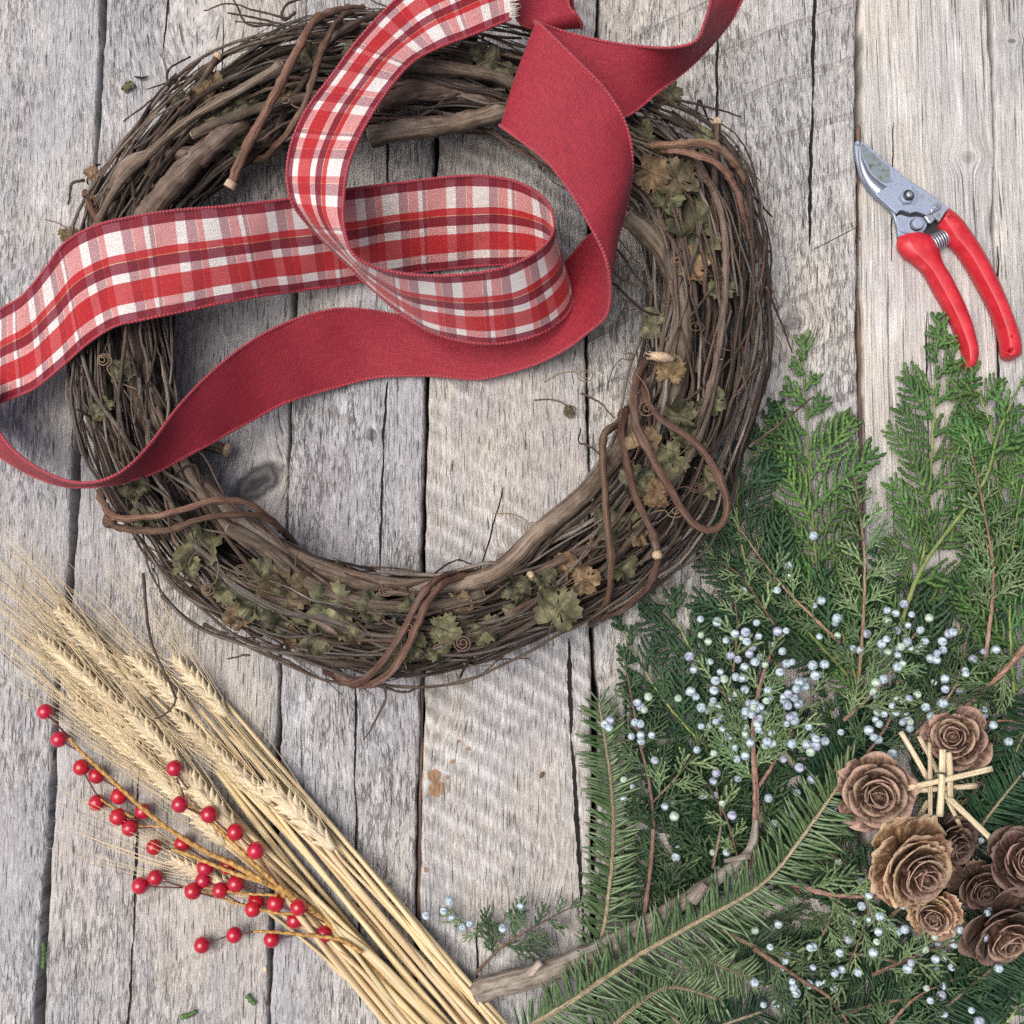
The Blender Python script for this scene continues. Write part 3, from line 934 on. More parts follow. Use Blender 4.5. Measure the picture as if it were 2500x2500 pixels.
PLAID_ST = [
    ((-70, 810, 45), (-70, 1020, 18)), ((0, 757, 56), (0, 983, 28)), ((56, 722, 68), (78, 951, 42)), ((112, 656, 86), (150, 895, 58)), ((160, 592, 98), (214, 838, 70)), ((233, 552, 106), (279, 797, 78)), ((303, 534, 108), (350, 780, 78)),
    ((419, 515, 104), (445, 760, 72)), ((559, 503, 94), (606, 727, 54)), ((717, 484, 78), (750, 707, 26)), ((847, 463, 66), (870, 690, 10)), ((986, 445, 62), (1000, 667, 6)), ((1126, 430, 62), (1130, 652, 6)), ((1219, 434, 62), (1222, 646, 8)),
    ((1289, 456, 66), (1300, 646, 12)), ((1336, 494, 74), (1365, 665, 20)), ((1353, 545, 82), (1397, 712, 28)), ((1338, 590, 88), (1385, 765, 34)), ((1289, 629, 92), (1322, 812, 38)), ((1219, 657, 94), (1235, 836, 40)), ((1126, 671, 94), (1140, 834, 40)),
    ((1033, 673, 94), (1050, 808, 38)), ((960, 664, 96), (974, 762, 38)), ((905, 648, 100), (898, 696, 44)), ((868, 626, 104), (845, 642, 54)), ((850, 596, 106), (796, 594, 66)), ((840, 552, 106), (745, 540, 84)), ((838, 500, 106), (712, 490, 96)),
    ((847, 419, 106), (701, 419, 102)), ((870, 350, 106), (715, 340, 104)), ((907, 280, 106), (752, 262, 106)), ((954, 210, 106), (810, 185, 108)), ((1010, 149, 102), (885, 85, 108)), ((1080, 112, 98), (990, -20, 106)), ((1149, 86, 94), (1095, -75, 104)), ((1210, 61, 90), (1180, -110, 100)), ((1247, 45, 88), (1240, -120, 98))]


def ribbon_geo(st, n, smooth_u=None):
    a = np.array([P(q[0], q[1], q[2] * .001) for q, _ in st])
    b = np.array([P(q[0], q[1], q[2] * .001) for _, q in st])
    both = np.hstack([(a + b) / 2, a, b])
    s = spline(both, n)
    return s[:, 3:6], s[:, 6:9]


def ribbon(st, n, mat, edge_mat, name, label, nu=14):
    A, B = ribbon_geo(st, n)
    c = (A + B) / 2
    v = np.concatenate([[0], np.cumsum(np.linalg.norm(np.diff(c, axis=0), axis=1))])
    root = empty(name, (float(c[n // 2][0]), float(c[n // 2][1]), 0), label, 'ribbon')
    t = np.gradient(c, axis=0)
    t /= np.linalg.norm(t, axis=1)[:, None]
    w = B - A
    nrm = np.cross(t, w)
    nrm /= np.linalg.norm(nrm, axis=1)[:, None]
    r = np.random.default_rng(3)
    us = np.linspace(0, 1, nu + 1)
    top = np.zeros((n, nu + 1, 3))
    ph = r.uniform(0, 6.28, 4)
    for j, u in enumerate(us):
        wob = 0.0007 * np.sin(v * 70 + ph[0] + u * 3) * math.sin(math.pi * u) + 0.0004 * np.sin(v * 160 + ph[1] + 5 * u)
        top[:, j] = A + w * u + nrm * wob[:, None]
    th = 0.00022
    mb = MB()
    for sgn in (1, -1):
        vv = (top + sgn * th * nrm[:, None, :]).reshape(-1, 3)
        faces, uvs = [], []
        for i in range(n - 1):
            for j in range(nu):
                f = [i * (nu + 1) + j, (i + 1) * (nu + 1) + j, (i + 1) * (nu + 1) + j + 1, i * (nu + 1) + j + 1]
                q = [(us[j], v[i]), (us[j], v[i + 1]), (us[j + 1], v[i + 1]), (us[j + 1], v[i])]
                if sgn < 0:
                    f, q = f[::-1], q[::-1]
                faces.append(f)
                uvs.append(q)
        mb.add(vv, faces, uvs)
    child('fabric', mb, mat, root)
    # wired, overlocked edges: beads of thread round a thin wire
    for E in (A, B):
        L = v[-1]
        k = int(L / 0.0006)
        p = spline(E, k)
        rr = 0.00085 + 0.00038 * (np.arange(k) % 4 < 2)
        child('wired_edge', MB().tube(p, rr, 6), edge_mat, root)
    return root, A, B, v, nrm


# woven plaid: warp stripes across the width, weft stripes along the length
PL = NT('plaid_weave')
pu = PL.sep(PL.co('UV'))
M_, W_, R_ = (0.45, 0.075, 0.145), (0.93, 0.91, 0.885), (0.735, 0.135, 0.155)
G_ = (0.87, 0.70, 0.45)      # square roots of the thread colours: mixed, then squared
warp = PL.ramp(pu[0], [(0.0, M_), (0.105, W_), (0.325, R_), (0.40, G_), (0.408, M_), (0.515, W_), (0.605, R_), (0.815, W_), (0.910, M_)], 'CONSTANT')
PER = 0.064
fv = PL.math('FRACT', PL.math('DIVIDE', pu[1], PER))
weft = PL.ramp(fv, [(0.0, W_), (0.105, M_), (0.215, G_), (0.223, R_), (0.29, W_), (0.475, M_), (0.575, G_), (0.583, R_), (0.69, W_), (0.735, M_), (0.78, G_), (0.788, R_)], 'CONSTANT')
tw = PL.math('ADD', PL.math('MULTIPLY', pu[0], 130.0), PL.math('MULTIPLY', pu[1], 1700.0))
tw2 = PL.math('SINE', PL.math('MULTIPLY', tw, 3.0))
fleck = PL.noise(PL.comb(PL.math('MULTIPLY', pu[0], 140), PL.math('MULTIPLY', pu[1], 1500), 0.0), 1, 2)
fac = PL.math('ADD', PL.math('MULTIPLY', PL.step(tw2, -0.6, 0.6), 0.34), PL.math('ADD', PL.math('MULTIPLY', PL.math('SUBTRACT', fleck, 0.5), 0.5), 0.30), clamp=True)
fac = PL.math('MULTIPLY', fac, PL.lin(PL.sep(warp)[1], 0.15, 0.8, 0.44, 1.0))
pc_ = PL.mix(fac, warp, weft)
pc_ = PL.mix(1.0, pc_, pc_, 'MULTIPLY')
slub = PL.noise(PL.comb(PL.math('MULTIPLY', pu[0], 90), PL.math('MULTIPLY', pu[1], 40), 1.0), 1, 3)
slv = PL.lin(slub, 0.3, 0.7, 0.86, 1.1)
pc_ = PL.mix(1.0, pc_, PL.comb(slv, slv, slv), 'MULTIPLY')
PL.set(Base_Color=pc_, Roughness=0.62, Sheen_Weight=0.25, Sheen_Roughness=0.4)
PL.bump(PL.math('ADD', PL.math('MULTIPLY', tw2, 0.4), fleck), 0.00022)
# thin cloth lets some light through
tr = PL.n('ShaderNodeBsdfTranslucent')
PL.put(tr.inputs[0], pc_)
mx = PL.n('ShaderNodeMixShader')
mx.inputs[0].default_value = 0.14
PL.t.links.new(PL.b.outputs[0], mx.inputs[1])
PL.t.links.new(tr.outputs[0], mx.inputs[2])
PL.t.links.new(mx.outputs[0], PL.out.inputs[0])

RD = NT('red_linen')
ru = RD.sep(RD.co('UV'))
w1 = RD.noise(RD.comb(RD.math('MULTIPLY', ru[0], 190), RD.math('MULTIPLY', ru[1], 70), 0), 1, 3, 0.6)
w2 = RD.noise(RD.comb(RD.math('MULTIPLY', ru[0], 10), RD.math('MULTIPLY', ru[1], 1600), 3), 1, 3, 0.6)
w3 = RD.noise(RD.comb(RD.math('MULTIPLY', ru[0], 70), RD.math('MULTIPLY', ru[1], 1000), 9), 1, 2, 0.6)
wv_ = RD.math('ADD', RD.math('MULTIPLY', w1, 0.4), RD.math('ADD', RD.math('MULTIPLY', w2, 0.35), RD.math('MULTIPLY', w3, 0.25)))
rc = RD.ramp(wv_, [(0.36, (0.145, 0.005, 0.015)), (0.50, (0.285, 0.011, 0.028)), (0.64, (0.45, 0.040, 0.050))])
RD.set(Base_Color=rc, Roughness=0.68, Sheen_Weight=0.15, Sheen_Roughness=0.35, Sheen_Tint=(1, 0.55, 0.55))
RD.bump(wv_, 0.0007)
tr = RD.n('ShaderNodeBsdfTranslucent')
RD.put(tr.inputs[0], rc)
mx = RD.n('ShaderNodeMixShader')
mx.inputs[0].default_value = 0.12
RD.t.links.new(RD.b.outputs[0], mx.inputs[1])
RD.t.links.new(tr.outputs[0], mx.inputs[2])
RD.t.links.new(mx.outputs[0], RD.out.inputs[0])

EDG = NT('edge_thread')
en = EDG.noise(EDG.co('Object'), 900, 2)
EDG.set(Base_Color=EDG.ramp(en, [(0.3, (0.16, 0.006, 0.016)), (0.7, (0.42, 0.022, 0.04))]), Roughness=0.5, Sheen_Weight=0.3)
EDG = EDG.mat

red_root, *_ = ribbon(RED_ST, 320, RD.mat, EDG, 'red_ribbon', 'plain red wire edged ribbon folded at the top and trailing under the plaid loop')
pl_root, pA, pB, pv, pn = ribbon(PLAID_ST, 320, PL.mat, EDG, 'plaid_ribbon', 'red and white plaid ribbon curled in a loop across the wreath')

# frayed white end of the plaid ribbon at the top of the photograph
FRAY = NT('frayed_thread')
FRAY.set(Base_Color=(0.72, 0.66, 0.58), Roughness=0.8)
mb = MB()
fr = np.random.default_rng(8)
e0, e1 = pA[-1], pB[-1]
tdir = unit((pA[-1] + pB[-1] - pA[-6] - pB[-6]))
for k in range(230):
    u = fr.uniform(-0.005, 0.8)
    q0 = e0 + (e1 - e0) * u - tdir * 0.001
    q0 = q0 + pn[-1] * fr.normal(0, 0.0003)
    q1 = q0 + tdir * fr.uniform(0.004, 0.008) + np.array([0, 0, -0.001]) + fr.normal(0, 0.0006, 3)
    mb.tube(spline(np.array([q0, (q0 + q1) / 2 + fr.normal(0, 0.0003, 3), q1]), 4), 0.00022, 3)
tag(child('frayed_thread', mb, FRAY.mat, pl_root), kind='stuff')

# other end of the red ribbon: comes back into the picture at the top and turns under
TAIL = [((1250, -130, 62), (1395, -150, 62)), ((1251, -60, 64), (1388, -60, 64)), ((1256, 10, 66), (1388, 12, 66)), ((1264, 48, 68), (1408, 36, 66)), ((1286, 66, 66), (1420, 58, 60)), ((1330, 70, 58), (1418, 68, 52)), ((1345, 48, 50), (1400, 20, 46)), ((1360, 10, 46), (1396, -30, 42))]
ribbon(TAIL, 70, RD.mat, EDG, 'red_ribbon', 'short turned under tail of red ribbon beside the frayed plaid end at the top')

# ================================================================ the pruning shears
def C3(x, y):
    return (1600 + 0.46584 * x, 0.46584 * y)


def Z1(x, y):      # closer crop of the blades
    return (2060 + 0.17598 * x, 320 + 0.17598 * y)


STEEL = NT('steel')
so = STEEL.co('Object')
s1 = STEEL.noise(so, 150, 4, 0.6)
s2 = STEEL.noise(so, 900, 2)
s3 = STEEL.noise(so, 60, 3)
sc_ = STEEL.ramp(s2, [(0.3, (0.25, 0.30, 0.41)), (0.7, (0.36, 0.42, 0.52))])
dirt = STEEL.math('MULTIPLY', STEEL.step(s1, 0.52, 0.66), STEEL.step(s3, 0.42, 0.6))
sc_ = STEEL.mix(STEEL.math('MULTIPLY', dirt, 0.75), sc_, (0.14, 0.15, 0.10))
STEEL.set(Base_Color=sc_, Metallic=STEEL.lin(dirt, 0, 1, 0.45, 0.1), Roughness=STEEL.lin(s1, 0.3, 0.7, 0.42, 0.6))
STEEL.bump(s2, 0.0001, 0.4)
SAP = NT('dried_sap_on_steel')
s1 = SAP.noise(SAP.co('Object'), 330, 4, 0.65)
SAP.set(Base_Color=SAP.ramp(s1, [(0.35, (0.21, 0.26, 0.32)), (0.52, (0.18, 0.22, 0.22)), (0.62, (0.12, 0.14, 0.10)), (0.74, (0.05, 0.05, 0.05))]), Metallic=0.35, Roughness=0.6)
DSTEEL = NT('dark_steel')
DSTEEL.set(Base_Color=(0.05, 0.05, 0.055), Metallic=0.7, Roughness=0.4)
BSTEEL = NT('bright_steel')
BSTEEL.set(Base_Color=(0.40, 0.43, 0.48), Metallic=0.7, Roughness=0.34)
REDP = NT('red_grip')
r1 = REDP.noise(REDP.co('Object'), 90, 4, 0.6)
r2 = REDP.noise(REDP.co('Object'), 800, 2)
rcol = REDP.ramp(r1, [(0.35, (0.42, 0.012, 0.022)), (0.6, (0.53, 0.022, 0.034)), (0.75, (0.58, 0.07, 0.075))])
r3 = REDP.noise(REDP.vmath('MULTIPLY', REDP.co('Object'), (500, 70, 300)), 1, 3, 0.6)
rcol = REDP.mix(REDP.step(r3, 0.62, 0.72, 0, 0.6), rcol, (0.20, 0.02, 0.02))
REDP.set(Base_Color=rcol, Roughness=REDP.lin(r1, 0.3, 0.7, 0.32, 0.5))
REDP.bump(r2, 0.00012, 0.5)

pc0 = P(*C3(1460, 1300), 0)
pruner = empty('pruning_shears', pc0, 'bypass pruning shears with red handles and worn steel blades lying on the pale planks', 'pruning shears')


def plate(pts, z0, z1, bev, name, mat, parent, inner_mat=None):
    """flat steel plate with a bevelled top edge"""
    p = np.array([P(*q, (z0 + z1) * 0.0005) for q in pts])
    xy = p[:, :2]
    area = 0.5 * np.sum(xy[:, 0] * np.roll(xy[:, 1], -1) - np.roll(xy[:, 0], -1) * xy[:, 1])
    if area < 0:
        xy = xy[::-1]
    nxt, prv = np.roll(xy, -1, 0), np.roll(xy, 1, 0)
    d = nxt - prv
    nr = np.stack([-d[:, 1], d[:, 0]], 1)
    nr /= np.linalg.norm(nr, axis=1)[:, None]
    k = len(xy)
    rings = [(xy, z0), (xy, z1 - bev * 0.6), (xy + nr * bev * 0.001, z1)]
    verts = []
    for q, z in rings:
        verts += [(a, b, z * .001) for a, b in q]
    faces = [list(range(k))[::-1]]
    for rI in range(2):
        for i in range(k):
            j = (i + 1) % k
            faces.append([rI * k + i, rI * k + j, (rI + 1) * k + j, (rI + 1) * k + i])
    faces.append([2 * k + i for i in range(k)])
    return child(name, MB().add(verts, faces), mat, parent, smooth=False)


def dense(pts, n, closed=False):
    q = np.array([(a, b, 0) for a, b in pts])
    return [(a, b) for a, b, _ in spline(q, n)]


# upper cutting blade
edge_lo = dense([Z1(258, 155), Z1(220, 215), Z1(205, 330), Z1(220, 480), Z1(260, 620), Z1(330, 760), Z1(430, 880), Z1(560, 1000), Z1(680, 1110), Z1(730, 1150)], 26)
back = dense([Z1(1440, 1065), Z1(1280, 950), Z1(1080, 800), Z1(930, 715), Z1(780, 600), Z1(640, 480), Z1(480, 350), Z1(340, 220), Z1(258, 155)], 22)
mid = [Z1(775, 1105), Z1(830, 1110), Z1(920, 1145), Z1(985, 1125), Z1(1030, 1130), Z1(1130, 1165), Z1(1200, 1195), Z1(1250, 1200), Z1(1320, 1265)]
plate(edge_lo + mid + back[:-1], 7.4, 10.2, 0.5, 'blade', STEEL.mat, pruner)
# ground cutting bevel along the convex edge, and the sap stain
bev_in = dense([Z1(262, 175), Z1(246, 240), Z1(250, 350), Z1(300, 460), Z1(370, 590), Z1(480, 690), Z1(600, 770)], 18)
bev_out = dense([Z1(250, 175), Z1(226, 235), Z1(217, 340), Z1(232, 480), Z1(272, 615), Z1(342, 755), Z1(440, 870)], 18)
mb = MB()
for i in range(17):
    a, b, c, d = bev_out[i], bev_out[i + 1], bev_in[i + 1], bev_in[i]
    o = len(mb.v)
    q = [P(*a, .01028), P(*b, .01028), P(*c, .01042), P(*d, .01042)]
    mb.add(q + [q_ - np.array([0, 0, .0005]) for q_ in q], [[0, 1, 2, 3], [4, 7, 6, 5], [0, 4, 5, 1], [3, 2, 6, 7]])
child('cutting_bevel', mb, BSTEEL.mat, pruner)
stain = [Z1(262, 180), Z1(300, 210), Z1(420, 320), Z1(560, 440), Z1(640, 510), Z1(640, 640), Z1(690, 700), Z1(560, 720), Z1(470, 660), Z1(390, 580), Z1(320, 450), Z1(262, 350), Z1(252, 240)]
plate(dense(stain + [stain[0]], 40)[:-1], 10.0, 10.26, 0.02, 'sap_stain', SAP.mat, pruner)
# lower hooked counter blade: a dark sliver past the edge, a rounded tip
hook_out = dense([Z1(150, 190), Z1(160, 330), Z1(190, 480), Z1(235, 640), Z1(310, 780), Z1(420, 910), Z1(560, 1030), Z1(650, 1120), Z1(700, 1230), Z1(735, 1380), Z1(745, 1480)], 26)
hook_in = dense([Z1(1080, 1440), Z1(1140, 1320), Z1(1120, 1180), Z1(900, 1000), Z1(700, 900), Z1(500, 760), Z1(330, 500), Z1(250, 300), Z1(215, 190)], 20)
plate(hook_out + hook_in, 3.2, 7.0, 0.6, 'counter_blade', STEEL.mat, pruner)
c = P(*Z1(188, 178), .006)
mb = MB()
lat, lon = 8, 14
for kind, (ctr, rx, rz) in enumerate([(c, 0.0023, 0.0028)]):
    verts = [(ctr[0] + rx * math.sin(math.pi * a / lat) * math.cos(6.283 * b / lon), ctr[1] + rx * math.sin(math.pi * a / lat) * math.sin(6.283 * b / lon), ctr[2] + rz * math.cos(math.pi * a / lat)) for a in range(lat + 1) for b in range(lon)]
    faces = [[a * lon + b, (a + 1) * lon + b, (a + 1) * lon + (b + 1) % lon, a * lon + (b + 1) % lon] for a in range(lat) for b in range(lon)]
    mb.add(verts, faces)
child('hook_tip', mb, STEEL.mat, pruner)
# inner plate below the blade
inner = dense([Z1(730, 1190), Z1(780, 1160), Z1(900, 1195), Z1(990, 1190), Z1(1100, 1210), Z1(1150, 1320), Z1(1060, 1410), Z1(950, 1425), Z1(840, 1410), Z1(770, 1370), Z1(735, 1290), Z1(730, 1190)], 36)[:-1]
plate(inner, 7.2, 8.4, 0.35, 'inner_plate', STEEL.mat, pruner)


plate([Z1(690, 1120), Z1(775, 1105), Z1(830, 1105), Z1(920, 1140), Z1(985, 1120), Z1(1030, 1125), Z1(1130, 1160), Z1(1200, 1230), Z1(1190, 1300), Z1(1140, 1330), Z1(1090, 1225), Z1(990, 1205), Z1(900, 1210), Z1(785, 1175), Z1(735, 1205)], 6.8, 7.35, 0.05, 'gap_shadow_plate', DSTEEL.mat, pruner)  # dark plate added to stand for the shadow between blade and inner plate


def disc(ctr, prof, name, mat, sides=24, axis=None):
    """lathe: prof = [(r_mm, z_mm)] about a vertical axis at ctr"""
    verts, faces = [], []
    for r_, z_ in prof:
        for s in range(sides):
            a = 6.28318 * s / sides
            verts.append((ctr[0] + r_ * .001 * math.cos(a), ctr[1] + r_ * .001 * math.sin(a), z_ * .001))
    for i in range(len(prof) - 1):
        for s in range(sides):
            q = (s + 1) % sides
            faces.append([i * sides + s, i * sides + q, (i + 1) * sides + q, (i + 1) * sides + s])
    faces.append([(len(prof) - 1) * sides + s for s in range(sides)])
    return child(name, MB().add(verts, faces), mat, pruner, smooth=False)


pv_ = P(*Z1(890, 900), .012)
nutc = P(*Z1(862, 925), .011)
disc(nutc, [(5.4, 9.8), (5.4, 12.2), (4.7, 13.0), (3.6, 13.1)], 'pivot_nut', STEEL.mat, 6)
disc(pv_, [(4.1, 12.5), (4.1, 13.6), (3.5, 14.0), (3.1, 13.9)], 'pivot_ring', DSTEEL.mat, 28)
disc(pv_, [(2.3, 13.6), (2.3, 15.0), (1.8, 15.6), (0.8, 15.8)], 'pivot_bolt', BSTEEL.mat, 28)
sb = P(*Z1(1022, 1285), .011)
disc(sb, [(4.9, 8.2), (4.9, 9.4), (4.6, 9.6)], 'bolt_washer', DSTEEL.mat, 28)
disc(sb, [(4.4, 9.3), (4.4, 12.2), (3.9, 12.9), (3.0, 13.0)], 'stop_bolt', STEEL.mat, 28)
# scale engraved round the pivot: short dark ticks
mb = MB()
for k in range(12):
    a = RAD(62 - k * 11)
    c0 = np.array(Z1(890, 905))
    p0 = c0 + 19.5 * np.array([math.cos(a), -math.sin(a)])
    p1 = c0 + 27.0 * np.array([math.cos(a), -math.sin(a)])
    mb.tube(np.array([P(*p0, .01022), P(*p1, .01022)]), 0.00012, 4)
child('dial_marks', mb, DSTEEL.mat, pruner)
# locking catch
catch = dense([Z1(1115, 1190), Z1(1160, 1150), Z1(1200, 1150), Z1(1205, 1090), Z1(1225, 1030), Z1(1280, 1005), Z1(1335, 1020), Z1(1335, 1065), Z1(1290, 1105), Z1(1240, 1130), Z1(1215, 1160), Z1(1260, 1215), Z1(1195, 1285), Z1(1115, 1190)], 44)[:-1]
plate(catch, 10.1, 12.6, 0.7, 'locking_catch', BSTEEL.mat, pruner)
sl = P(*Z1(1270, 1045), .0128)
mb = MB().tube(np.array([P(*Z1(1235, 1085), .0128), P(*Z1(1300, 1030), .0128)]), 0.0011, 8)
child('catch_slot', mb, STEEL.mat, pruner)
# dark cavity plate behind the spring
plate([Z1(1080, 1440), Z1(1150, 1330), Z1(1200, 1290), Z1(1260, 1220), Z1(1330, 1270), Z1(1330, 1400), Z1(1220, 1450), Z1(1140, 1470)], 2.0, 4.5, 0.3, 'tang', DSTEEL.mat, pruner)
# spring
s0, s1 = P(*Z1(1225, 1570), .0065), P(*Z1(1440, 1450), .0065)
ax = unit(s1 - s0)
e1_ = unit(np.cross(ax, [0, 0, 1]))
e2_ = np.cross(e1_, ax)
n = 300
tt = np.linspace(0, 1, n)
aa = tt * 6.5 * 6.283
sp_ = s0 + (s1 - s0) * tt[:, None] + 0.0056 * np.cos(aa)[:, None] * e1_ * np.linspace(1.15, 0.9, n)[:, None] + 0.0052 * np.sin(aa)[:, None] * e2_ * np.linspace(1.1, 0.9, n)[:, None]
child('spring', MB().tube(sp_, 0.00078, 6), BSTEEL.mat, pruner)

# handles: lofted from the traced edges
RH = [((1536, 1093), (1480, 1183)), ((1600, 1150), (1500, 1225)), ((1640, 1205), (1528, 1278)), ((1690, 1280), (1556, 1306)), ((1740, 1370), (1600, 1360)), ((1785, 1460), (1652, 1445)), ((1825, 1550), (1702, 1535)),
      ((1860, 1640), (1748, 1625)), ((1890, 1720), (1780, 1710)), ((1908, 1790), (1802, 1790)), ((1915, 1842), (1808, 1848)), ((1906, 1872), (1820, 1878)), ((1880, 1884), (1845, 1888))]
LH = [((1400, 1222), (1274, 1243)), ((1448, 1240), (1264, 1275)), ((1474, 1280), (1268, 1305)), ((1490, 1335), (1300, 1347)), ((1508, 1388), (1355, 1386)), ((1545, 1448), (1402, 1432)), ((1582, 1520), (1442, 1500)), ((1622, 1605), (1487, 1580)),
      ((1656, 1695), (1532, 1662)), ((1681, 1785), (1572, 1748)), ((1692, 1850), (1602, 1822)), ((1684, 1903), (1616, 1890)), ((1664, 1928), (1618, 1925)), ((1646, 1940), (1628, 1938))]


def fix_normals(me):
    b = bmesh.new()
    b.from_mesh(me)
    bmesh.ops.recalc_face_normals(b, faces=b.faces)
    b.to_mesh(me)
    b.free()


def handle(st, hts, ztop0, name='handle'):
    A = np.array([P(*C3(*a), .006) for a, b in st])
    B = np.array([P(*C3(*b), .006) for a, b in st])
    s = spline(np.hstack([(A + B) / 2, A, B, np.array(hts)[:, None]]), 60)
    A, B, H = s[:, 3:6], s[:, 6:9], s[:, 9]
    prof = [(0.0, 0.40), (0.03, 0.60), (0.08, 0.72), (0.30, 0.97), (0.36, 1.0), (0.5, 1.01), (0.72, 1.0), (0.78, 0.98), (0.95, 0.74), (0.99, 0.62), (1.0, 0.40), (0.96, 0.14), (0.8, 0.0), (0.2, 0.0), (0.04, 0.14)]
    m = len(prof)
    verts = []
    n = len(A)
    for i in range(n):
        for f, h in prof:
            q = A[i] * (1 - f) + B[i] * f
            verts.append((q[0], q[1], ztop0[0] + (H[i] * h) * 0.001))
    faces = []
    for i in range(n - 1):
        for j in range(m):
            k = (j + 1) % m
            faces.append([i * m + j, (i + 1) * m + j, (i + 1) * m + k, i * m + k])
    faces.append(list(range(m)))
    faces.append([(n - 1) * m + j for j in range(m)][::-1])
    mb = MB().add(verts, faces)
    o = child(name, mb, REDP.mat, pruner, smooth=True)
    fix_normals(o.data)
    o.data.set_sharp_from_angle(angle=RAD(32))
    return o


rh = handle(RH, [13, 14, 14.5, 15, 15, 15, 15, 15, 15, 15, 14.5, 12.5, 8], (0.0006,))
lh = handle(LH, [11, 13.5, 14.5, 14.5, 14, 14, 14, 14, 14, 13.5, 13, 12, 9, 6], (0.0006,))
# two hanging holes through the end of the right handle
for (hx, hy, hr) in ((1862, 1838, 1.5), (1866, 1765, 0.8)):
    c = P(*C3(hx, hy), .014)
    mbh = MB().tube(np.array([[c[0], c[1], -0.003], [c[0], c[1], 0.03]]), hr * .001, 16)
    cutter = mbh.obj('cutter', DSTEEL.mat)
    fix_normals(cutter.data)
    mod = rh.modifiers.new('hole', 'BOOLEAN')
    mod.operation = 'DIFFERENCE'
    mod.object = cutter
    mod.solver = 'EXACT'
    bpy.context.view_layer.update()
    dg = bpy.context.evaluated_depsgraph_get()
    me = bpy.data.meshes.new_from_object(rh.evaluated_get(dg))
    rh.modifiers.clear()
    rh.data = me
    bpy.data.objects.remove(cutter, do_unlink=True)
# worn maker's stamp on the grip: faint dark strokes
mb = MB()
for (x0_, y0_, x1_, y1_) in ((1520, 1300, 1600, 1260), (1540, 1290, 1590, 1345), (1525, 1360, 1605, 1330), (1560, 1300, 1560, 1390), (1540, 1390, 1600, 1370), (1515, 1330, 1535, 1400), (1595, 1270, 1610, 1340),
                            (1440, 1180, 1500, 1170), (1450, 1230, 1470, 1190), (1490, 1210, 1510, 1190), (1530, 1230, 1525, 1270)):
    a, b = P(*Z1(x0_, y0_), .0146), P(*Z1(x1_, y1_), .0146)
    mb.tube(np.array([a, b]), 0.00022, 4, flat=0.5)
STAMP = NT('worn_stamp')
STAMP.set(Base_Color=(0.17, 0.02, 0.02), Roughness=0.7)
child('stamp', mb, STAMP.mat, pruner)

# ================================================================ wheat
STRAW = NT('straw')
su = STRAW.sep(STRAW.co('UV'))
sr = STRAW.rnd()
w1 = STRAW.noise(STRAW.comb(STRAW.math('MULTIPLY', su[0], 14), STRAW.math('MULTIPLY', su[1], 25), STRAW.math('MULTIPLY', sr, 40)), 1, 3, 0.6)
w2 = STRAW.noise(STRAW.comb(su[0], STRAW.math('MULTIPLY', su[1], 12), STRAW.math('MULTIPLY', sr, 77)), 1, 3)
c_ = STRAW.ramp(w1, [(0.3, (0.47, 0.345, 0.165)), (0.55, (0.65, 0.52, 0.30)), (0.75, (0.75, 0.65, 0.44))])
c_ = STRAW.mix(STRAW.step(w2, 0.52, 0.72, 0, 0.5), c_, (0.40, 0.24, 0.09))
STRAW.set(Base_Color=hsv_vary(STRAW, c_, 0.14, 0.008), Roughness=0.42)
STRAW.bump(w1, 0.0002)
GRAIN = NT('wheat_grain')
gu = GRAIN.sep(GRAIN.co('UV'))
g1_ = GRAIN.noise(GRAIN.comb(GRAIN.math('MULTIPLY', gu[0], 12), GRAIN.math('MULTIPLY', gu[1], 160), GRAIN.math('MULTIPLY', GRAIN.rnd(), 30)), 1, 3)
c_ = GRAIN.ramp(g1_, [(0.3, (0.50, 0.385, 0.21)), (0.5, (0.72, 0.61, 0.41)), (0.7, (0.82, 0.74, 0.57))])
GRAIN.set(Base_Color=hsv_vary(GRAIN, c_, 0.13, 0.006), Roughness=0.5)
GRAIN.bump(g1_, 0.0003)
AWN = NT('wheat_awn')
AWN.set(Base_Color=hsv_vary(AWN, (0.66, 0.54, 0.33), 0.12, 0.004), Roughness=0.5)


def grain_mesh():
    n = 9
    t = np.linspace(0, 1, n)
    r_ = np.array([0.12, 0.55, 0.86, 1.0, 0.98, 0.86, 0.64, 0.36, 0.08])
    p = np.stack([0.14 * np.sin(t * 3.1), np.zeros(n), t], 1)
    mb = MB()
    mb.tube(p * np.array([1, 1, 1.0]), r_ * 0.20, 8, flat=0.75)
    mb.v = [(x, y * (1 - 0.1 * abs(y)), z) for x, y, z in mb.v]
    me = mb.mesh('grain', GRAIN.mat)
    return me


